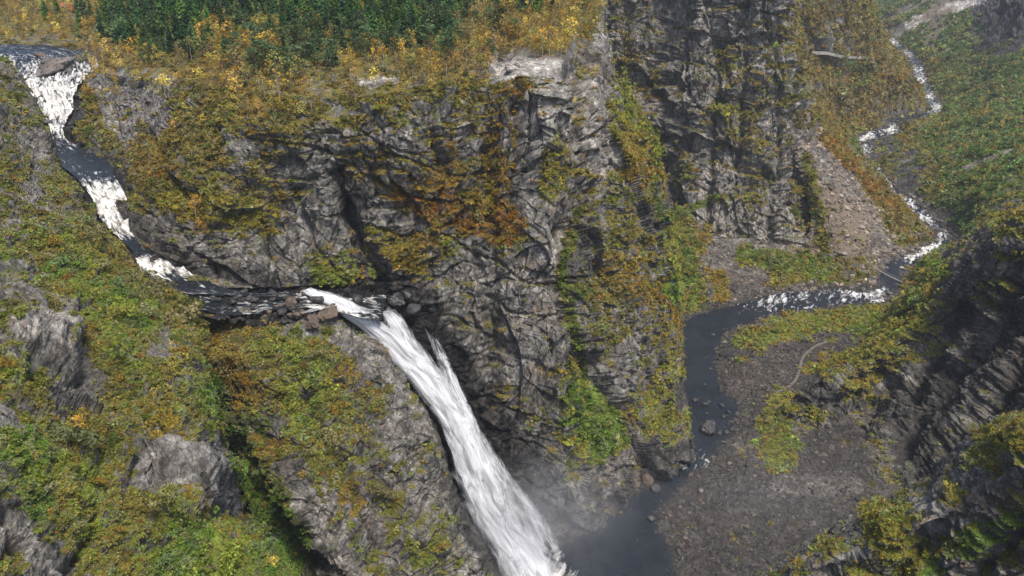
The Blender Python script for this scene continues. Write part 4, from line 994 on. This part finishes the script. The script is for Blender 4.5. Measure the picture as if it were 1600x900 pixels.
SPR = [(175,-45,340,84,1.0),(340,-45,450,52,1.0),(450,-45,600,66,1.0),(600,-45,690,74,.8),(690,-45,760,40,.35),(95,-45,180,62,.14),(760,-30,880,40,.08),(300,60,620,112,.05)]
PIN = [(205,70,270,118,.5),(380,55,560,128,.9),(540,40,760,110,.7),(700,30,800,75,.45),(300,85,400,120,.3),(880,-30,940,25,.3),(820,30,900,60,.15)]
def wb(px, py, p):
    base = np.full(px.shape, .55); base = np.where((inr(px, py, SPR) > 0), .26, base); base = np.where((inr(px, py, PIN) > 0), base*.6, base)
    base = np.where((px > 700) & (py < 95), 1.0, base); base = np.where((px > 320) & (px < 440) & (py > 35), 1.0, base)
    base = np.where((px > 772) & (py > 92), 0.0, base); base = np.where(px < 175, .4, base); return base*np.where(py > 118, .4, 1)
bt = tree_spots('P', .048, wb, 21)
bt2 = tree_spots('AM', .012, lambda px, py, p: np.clip((p['veg']-.5)*2, 0, 1)*(py < 420)*(px > 100)+.25*np.clip((p['veg']-.6)*2, 0, 1)*((px > 880)|(px < 460)), 22)
bt3 = tree_spots('HV', .012, lambda px, py, p: np.clip((p['veg']-.5)*3, 0, 1), 23)
bt4 = tree_spots('L', .006, lambda px, py, p: np.clip((p['veg']-.45)*2, 0, 1), 26)
sp_ = tree_spots('P', .025, lambda px, py, p: inr(px, py, SPR), 24)
pi_ = tree_spots('P', .009, lambda px, py, p: inr(px, py, PIN), 25)
BC = np.array([[.42, .30, .055], [.31, .22, .05], [.42, .34, .07], [.23, .18, .07], [.20, .20, .06], [.40, .235, .04]])
def plant_kind(spots, hgt, wid, model, nvar, noun, cat, cols, group, fieldlabel, top=290, seed=1):
    rs = np.random.default_rng(seed); n = len(spots); h = np.exp(rs.normal(size=n)*.22)*hgt
    C = cols[rs.integers(0, len(cols), n)]*np.exp(rs.normal(size=(n, 1))*.3); px, py, d = project(spots); sz = h/d
    ins = (px > 4) & (px < 1596) & (py > 4) & (py < 896)
    order = np.argsort(-(sz*ins)); sel = order[:top]; rest = order[top:]
    mi = [model(500+seed*10+i, mat_=M_leaf) for i in range(nvar)]; it = []
    for i in sel:
        o = add_plant(noun+'_tree', cat, mi[int(rs.integers(0, nvar))], spots[i], (h[i]*wid*rs.uniform(.85, 1.2), h[i]), C[i], rs.uniform(0, 6.28))
        it.append(dict(obj=o, px=px[i], py=py[i]-sz[i]*F*.5, size=h[i], col=C[i]))
    label_all(it, noun, group)
    if len(rest) > 5:
        mf = [two_mat_mesh(*model(700+seed*10+i)) for i in range(nvar)]
        gn_field(noun+'_wood', spots[rest], h[rest], rs.uniform(0, 6.28, len(rest)), np.clip(C[rest], 0, 1), rs.integers(0, nvar, len(rest)), mf, fieldlabel, cat+'s')
    print(noun, n)
allb = np.concatenate([bt, bt2, bt3, bt4]); hb = np.r_[np.full(len(bt), 8.3), np.full(len(bt2), 4.8), np.full(len(bt3), 6.5), np.full(len(bt4), 4.0)]
plant_kind(allb, hb, 1.25, birch_model, 4, 'birch', 'birch tree', BC, 'autumn birches on the plateau and the ledges', 'scattered autumn birches too many to count beyond the nearest ones', 290, 1)
SC = np.array([[.055, .125, .032], [.040, .090, .036], [.095, .16, .034], [.040, .075, .036], [.09, .125, .05]])
plant_kind(sp_, np.full(len(sp_), 16.5), 1.05, spruce_model, 3, 'spruce', 'spruce tree', SC, 'dark spruces of the plateau wood', 'dense spruce wood on the plateau behind the front rows', 290, 2)
PC = np.array([[.060, .105, .045], [.080, .120, .050], [.065, .095, .038]])
plant_kind(pi_, np.full(len(pi_), 12.5), 1.3, pine_model, 3, 'pine', 'pine tree', PC, 'pines between the spruce wood and the rim', 'more pines', 290, 3)

# ------------------------------------------------------------------ stones
def rock_model(seed, sub=3, amp=.35):
    import bmesh
    bm = bmesh.new(); bmesh.ops.create_icosphere(bm, subdivisions=sub, radius=1.0)
    V = np.array([v.co[:] for v in bm.verts]); rs = np.random.default_rng(seed)
    for _ in range(9):                                  # cleave flat faces
        n_ = rs.normal(size=3); n_ /= np.linalg.norm(n_); dcut = rs.uniform(.55, .85); s_ = V@n_-dcut; V = V-np.clip(s_, 0, None)[:, None]*n_*.95
    V = V*(1+(.10*fbm(V*1.7+seed, 3, 141)+(.22*blocks(V, (.5, .3, .35), R2, 3)+.12*blocks(V, (.2, .15, .2), R1, 4) if sub > 3 else 0))[:, None])*np.array([1.0, rs.uniform(.65, .9), rs.uniform(.5, .75)])
    for v, c in zip(bm.verts, V): v.co = c
    me = bpy.data.meshes.new('stone'); bm.to_mesh(me); bm.free(); return me
def surf(px, py, keys):
    best = None
    for k in keys:
        V = PATCHES[k]['V'].reshape(-1, 3); x, y, d = PATCHES[k].setdefault('prj', project(V)); m = np.hypot(x-px, y-py)
        c = np.where(m < max(4.0, m.min()+.5))[0]; j = c[np.argmin(d[c])]
        if best is None or d[j] < best[0]-1.0 and m[j] < 6: best = (d[j], V[j], PATCHES[k]['nd'].reshape(-1, 3)[j])
    return best[1], best[2]
RM = {}
def boulder(px, py, rpx, z=None, keys='G', matn='g', label=None, shape=(1, 1, 1), sink=.35):
    m = {'g': M_stone, 'w': M_stone_dark, 'p': M_stone_pale, 'b': M_stone_brown}[matn]; v = int(rng.integers(0, 4)); big_ = rpx > 14
    if (v, matn, big_) not in RM:
        me = rock_model(60+v+(10 if big_ else 0), 4 if big_ else 2); me.materials.append(m); RM[(v, matn, big_)] = me
    p = atz(px, py, z) if z is not None else surf(px, py, keys)[0]
    r = rpx*project(np.array([p]))[2][0]/F
    o = bpy.data.objects.new('boulder', RM[(v, matn, big_)]); COL.objects.link(o); o.location = (p[0], p[1], p[2]+r*(.5-sink)); o.scale = (r*shape[0], r*shape[1], r*shape[2]); o.rotation_euler = (rng.uniform(-.3, .3), rng.uniform(-.3, .3), rng.uniform(0, 6.28))
    o['category'] = 'boulder'; o['label'] = label or 'x'; return dict(obj=o, px=px, py=py, size=rpx, col=None, cw={'g': 'grey', 'w': 'dark wet', 'p': 'pale', 'b': 'brown'}[matn])
boulder(1105,672,17,0,matn='w',label='big dark boulder standing in the shallow lower river',sink=.2)
boulder(1012,752,14,0,matn='b',label='brown slab at the foot of the prow, upper one of three',sink=.2)
boulder(994,760,9,0,matn='b',label='brown boulder, left one of three at the foot of the prow',sink=.2)
boulder(1024,765,11,0,matn='w',label='dark boulder, right one of three at the foot of the prow',sink=.2)
boulder(1017,812,8,0,matn='w',label='lone black boulder at the edge of the gravel bar in the pool',sink=.2)
boulder(84,106,24,183,matn='g',label='large ribbed rock island splitting the upper rapids',shape=(1.3,1,.8),sink=.3)
boulder(112,122,17,177,matn='g',label='blocky rock below the island in the upper rapids',sink=.3)
boulder(66,92,13,184,matn='b',label='low brown rock at the head of the island in the upper rapids')
boulder(52,142,8,173,matn='w',label='small black rock breaking the left side of the upper rapids')
boulder(122,150,8,170,matn='w',label='black rock under the right bank of the upper rapids')
boulder(74,192,9,162,matn='w',label='dark rock at the left edge where the upper rapids narrow')
boulder(98,205,9,158,matn='w',label='dark rock at the right edge where the upper rapids narrow')
boulder(560,472,12,117,matn='w',label='square black rock standing in the lip of the waterfall',sink=.1)
boulder(576,490,11,114,matn='w',label='black rock just below the square rock at the lip')
boulder(620,470,17,114,matn='w',label='dark rounded rock right of the lip between veil and side fall')
boulder(645,484,13,113,matn='w',label='dark rock between the two right strands of the fall')
boulder(636,462,12,117,matn='w',label='dark rock at the cliff foot just right of the basin')
boulder(606,486,9,113.5,matn='w',label='black rock at the right corner of the lip')
boulder(600,505,6,111,matn='w',label='small black rock in the middle of the fall just under the lip')
boulder(516,490,20,117,matn='b',label='big brown boulder on the left edge of the lip',shape=(1.1,.9,1))
boulder(488,508,15,116,matn='b',label='brown boulder leaning behind the biggest one left of the lip')
boulder(428,462,14,121,matn='w',label='broad dark rock in the middle of the basin above the fall')
boulder(455,474,13,120,matn='b',label='brown rock in the basin between two white chutes')
boulder(395,468,12,121,matn='w',label='dark rock in the basin left of the broad one')
boulder(372,462,9,122,matn='w',label='small dark rock where the upper river enters the basin')
boulder(318,458,8,123,matn='w',label='dark rock in the narrow slot before the basin')
boulder(440,488,9,119,matn='w',label='dark rock at the front of the basin by the buttress')
boulder(532,462,8,118,matn='w',label='low black rock upstream of the square rock at the lip')
boulder(800,104,17,None,'P',matn='p',label='pale rounded rock dome on the bare ledge at the prow',shape=(1.2,.9,.8),sink=.35)
boulder(1388,185+12,7,matn='g',label='boulder in mid-stream at the bend under the wooded spur')
its = []
for (x, y, r) in [(20,98,6),(40,112,5),(66,150,5),(86,160,4),(60,172,4),(100,140,5),(115,96,7),(132,104,5),(8,90,5),(96,175,4),(84,200,4),(150,300,5),(178,322,5),(160,352,4)]: its.append(boulder(x, y, r, None, 'U', matn='w'))
for (x0, y0, x1, y1, nn_, z, rr_, mt) in [(1060,600,1150,680,26,0,(2.5,6),'w'),(1070,520,1130,600,22,None,(2,4.5),'w'),(1150,455,1380,480,34,None,(1.8,4),'w'),(1380,380,1490,420,26,None,(2.5,6),'g'),(1340,240,1440,340,22,None,(2,4.5),'g'),(1395,50,1470,180,18,None,(1.6,3.5),'g'),
      (1040,740,1180,860,26,None,(2.5,5),'b'),(1210,540,1300,700,14,None,(2,4.5),'g'),(60,90,130,200,12,None,(3,6),'w'),(1260,440,1400,460,12,None,(3,6),'g'),(1300,300,1440,420,22,None,(2.5,5),'p'),(330,450,620,492,44,None,(3,9),'w'),(345,478,500,498,16,None,(4,9),'b')]:
    for _ in range(nn_):
        x, y = rng.uniform(x0, x1), rng.uniform(y0, y1); k = 'GH' if x > 1000 else 'UK' if y < 480 else 'K'
        its.append(boulder(x, y, rng.uniform(*rr_), z, k, mt, None, sink=.3))
label_all(its, 'boulder', 'boulders along the rivers')
stones = [];
for i in range(3):
    me = rock_model(90+i, 1); stones.append(me)
def stone_mat():
    m, n, l = mat('loose_stone'); out = N(n, 'ShaderNodeOutputMaterial'); bs = N(n, 'ShaderNodeBsdfPrincipled'); l.new(bs.outputs[0], out.inputs[0]); bs.inputs['Roughness'].default_value = .85
    a = N(n, 'ShaderNodeAttribute', attribute_name='col', attribute_type='INSTANCER'); tc = N(n, 'ShaderNodeTexCoord'); t = N(n, 'ShaderNodeTexNoise', i_Scale=2.0, i_Detail=3.0); l.new(tc.outputs['Object'], t.inputs[0])
    l.new(mix(n, l, a.outputs['Color'], ramp(n, l, t.outputs[0], [(.3, gray(.7)), (.7, gray(1.3))]), 1.0, 'MULTIPLY'), bs.inputs['Base Color']); return m
ms = stone_mat(); [me.materials.append(ms) for me in stones]
def stone_field(name, keys, dens, wf, r, c0, label, seed):
    Q = tree_spots(keys, dens, wf, seed); rs = np.random.default_rng(seed); n = len(Q); c = np.array(c0)*np.exp(rs.normal(size=(n, 1))*.45)
    gn_field(name, Q, r*np.exp(rs.normal(size=n)*.45)*np.clip(project(Q)[2]/380, .6, 2.2), rs.uniform(0, 6.28, n), np.clip(c, .01, .6), rs.integers(0, 3, n), stones, label, 'stones', (rs.uniform(-.6, .6, n), rs.uniform(-.6, .6, n)))
    print(name, n)
def wg(px, py, p): return ((G_D > -4) & (G_D < 90))*np.clip(1.1-p['veg']*1.6, 0, 1)*(px > 850)
stone_field('gravel', 'G', .42, wg, .55, (.046, .039, .033), 'dark gravel and cobbles covering the bar beside the pool', 41)
stone_field('scree', 'H', .16, lambda px, py, p: (px > 1230)*(py > 200)*(py < 470)*np.clip(1.1-p['veg']*1.7, 0, 1), .75, (.14, .112, .085), 'brownish scree of broken stones below the far cliff', 42)
stone_field('talus', 'H', .22, lambda px, py, p: (px < 1240)*(py > 300)*np.clip(1.1-p['veg']*1.5, 0, 1), .5, (.10, .08, .06), 'small brown talus fanning down to the river bend', 43)

# ------------------------------------------------------------------ road, footpath, bridge, cabin
M_road = simple('road_gravel', (.33, .31, .28), .9, .2, .5); M_path = simple('path_gravel', (.115, .10, .08), .9, .3, .5)
def drape(name, pts, keys, width, m, lift=.3):
    P_ = np.array([surf(x, y, keys)[0] for x, y in pts]); P_ = cr_matrix(len(P_), 60)@P_; P_[1:-1] = (P_[:-2]+P_[1:-1]+P_[2:])/3; P_[1:-1] = (P_[:-2]+P_[1:-1]+P_[2:])/3
    t = np.gradient(P_, axis=0); t[:, 2] = 0; t /= np.linalg.norm(t, axis=1, keepdims=True); s_ = np.stack([-t[:, 1], t[:, 0], t[:, 0]*0], -1); W_ = width*(1+.12*np.sin(np.arange(60)*1.3))[:, None]
    up = np.array([0, 0, 1.0]); G__ = np.stack([P_-s_*W_/2-up*2.5, P_-s_*W_/2+up*lift, P_+s_*W_/2+up*lift, P_+s_*W_/2-up*2.5], 1)
    me = np_mesh(name, G__.reshape(-1, 3), grid_faces(60, 4), m, False); return link_obj(name, me, kind='structure')
drape('road', [(1262,76),(1275,82),(1290,86),(1310,89),(1330,91),(1350,91),(1368,89)], 'H', 3.2, M_road, 1.2)
drape('footpath', [(1292,532),(1272,540),(1258,556),(1248,574),(1240,592),(1228,604),(1212,612)], 'G', 1.6, M_path, .5)
def box(V, Q, c, s, R_=None):
    b = np.array([[x, y, z] for x in (-.5, .5) for y in (-.5, .5) for z in (-.5, .5)])*s
    if R_ is not None: b = b@R_.T
    o = sum(len(v) for v in V); V.append(b+c); Q.append(np.array([[0,1,3,2],[4,6,7,5],[0,4,5,1],[2,3,7,6],[0,2,6,4],[1,5,7,3]])+o)
def boxes(name, L, m, parent=None):
    V = []; Q = []
    for c, s_, R_ in L: box(V, Q, np.array(c, float), np.array(s_, float), R_)
    return link_obj(name, np_mesh(name, np.concatenate(V), np.concatenate(Q), m, False), parent)
M_wood = simple('weathered_wood', (.22, .19, .15)); M_red = simple('red_paint', (.30, .045, .035), .7, .2); M_redroof = simple('red_roof', (.36, .07, .06), .6, .2); M_steel = simple('cable_steel', (.30, .30, .29), .5, .1); M_win = simple('window_glass', (.03, .04, .05), .15, .1)
a_ = atz(1340, 397, 1.5); b_ = atz(1409, 440, -3.5)
br = bpy.data.objects.new('suspension_bridge', None); COL.objects.link(br); br.location = a_; br['label'] = 'thin wooden suspension footbridge slung across the valley river'; br['category'] = 'bridge'
dv = b_-a_; L_ = np.linalg.norm(dv[:2]); ang = math.atan2(dv[1], dv[0]); Rz = np.array(Matrix.Rotation(ang, 3, 'Z')); side_ = Rz@np.array([0, 1, 0.])
K = 44; tt = np.linspace(0, 1, K)
for t in tt: 
    boxes('plank', [(dv*t+np.array([0, 0, -2.2*4*t*(1-t)]), (L_/K*.8, 1.5, .12), Rz)], M_wood, br)
for sgn in (-1, 1):
    pts = [dv*t+side_*sgn*.8+np.array([0, 0, 1.3-2.2*4*t*(1-t)+1.2*(2*t-1)**2]) for t in tt]; V, Q = stems([(pts, [.07]*K)]); link_obj('handrail_cable', np_mesh('handrail_cable', V, Q, M_steel), br)
    for t in (0, 1): boxes('tower_post', [(dv*t+side_*sgn*.9+np.array([0, 0, .8]), (.3, .3, 4.2), Rz)], M_wood, br)
cb = np.array(surf(107, 12, 'P')[0]); cab = bpy.data.objects.new('cabin', None); COL.objects.link(cab); cab.location = cb; cab['label'] = 'small dark red cabin with red roof among birches at the top left'; cab['category'] = 'cabin'
Rc = rotm((0, 0, 1), 20); boxes('wall', [((0, 0, 1.4), (9, 6, 3.6), Rc.T)], M_red, cab)
rv = np.array([[-5, -3.6, 3.0], [5, -3.6, 3.0], [5, 0, 5.4], [-5, 0, 5.4], [-5, 3.6, 3.0], [5, 3.6, 3.0]])@Rc; rv = np.concatenate([rv, rv+[0, 0, .25]])
rf = link_obj('roof', np_mesh('roof', rv, np.array([[0, 3, 2, 1], [3, 4, 5, 2], [6, 7, 8, 9], [9, 8, 11, 10], [0, 1, 7, 6], [4, 10, 11, 5], [0, 6, 9, 3], [3, 9, 10, 4], [1, 2, 8, 7], [2, 5, 11, 8]]), M_redroof, False), cab)
boxes('chimney', [((1.5, .5, 5.4), (.8, .8, 1.4), None)], M_stone, rf)
for x in (-2.6, 0, 2.6):
    wn = boxes('window', [(np.array([x, -3.04, 1.7])@Rc, (1.3, .12, 1.2), Rc.T)], M_wood, cab); boxes('pane', [(np.array([x, -3.10, 1.7])@Rc, (1.05, .06, .95), Rc.T)], M_win, wn)

# ------------------------------------------------------------------ air: spray over the pool, and thin haze
def volume_obj(name, lo, hi, dens, col, label=None, noise=None, ell=False, aniso=0.0):
    m, n, l = mat(name); out = N(n, 'ShaderNodeOutputMaterial'); v = N(n, 'ShaderNodeVolumePrincipled'); v.inputs['Color'].default_value = (*col, 1); v.inputs['Density'].default_value = dens; v.inputs['Anisotropy'].default_value = aniso; l.new(v.outputs[0], out.inputs['Volume'])
    lo, hi = np.array(lo, float), np.array(hi, float)
    if ell:
        import bmesh
        bm = bmesh.new(); bmesh.ops.create_icosphere(bm, subdivisions=4, radius=1.0)
        for vv in bm.verts: vv.co = Vector((lo+hi)/2+np.array(vv.co)*(hi-lo)/2*(1+.25*float(fbm(np.array([vv.co[:]])*1.5, 2, 151)[0])))
        me = bpy.data.meshes.new(name); bm.to_mesh(me); bm.free(); me.materials.append(m)
        g = N(n, 'ShaderNodeNewGeometry'); mp = N(n, 'ShaderNodeMapping'); c = (lo+hi)/2; s_ = 2/(hi-lo); mp.inputs['Location'].default_value = tuple(-c*s_); mp.inputs['Scale'].default_value = tuple(s_); l.new(g.outputs['Position'], mp.inputs[0])
        ln = N(n, 'ShaderNodeVectorMath', operation='LENGTH'); l.new(mp.outputs[0], ln.inputs[0]); f = math_(n, l, 'SUBTRACT', 1.0, ln.outputs['Value'], True); f = math_(n, l, 'POWER', f, 1.8)
        t = N(n, 'ShaderNodeTexNoise', i_Scale=.045, i_Detail=4.0, i_Roughness=.6, i_Distortion=.8); l.new(g.outputs['Position'], t.inputs[0]); f2 = math_(n, l, 'MULTIPLY', math_(n, l, 'SUBTRACT', t.outputs[0], .38), 4.0, True)
        l.new(math_(n, l, 'MULTIPLY', math_(n, l, 'MULTIPLY', f, f2), dens), v.inputs['Density'])
    else:
        V = []; Q = []; box(V, Q, (lo+hi)/2, hi-lo); me = np_mesh(name, V[0], Q[0], m, False)
    o = link_obj(name, me, kind='stuff'); 
    if label: o['label'] = label
    return o
volume_obj('spray', (-35, 235, -3), (66, 312, 72), .026, (.93, .95, 1.0), 'white spray billowing at the foot of the waterfall', ell=True)
volume_obj('mist', (0, 238, -4), (210, 350, 70), .0032, (.90, .94, 1.0), 'thin drifting mist over the pool and the gravel bar', ell=True)
o = volume_obj('haze', (-1400, -60, -80), (2300, 3600, 420), .00005, (.80, .88, 1.0), 'thin blue air haze deepening down the valley')
print('end', round(time.time()-T0, 1))
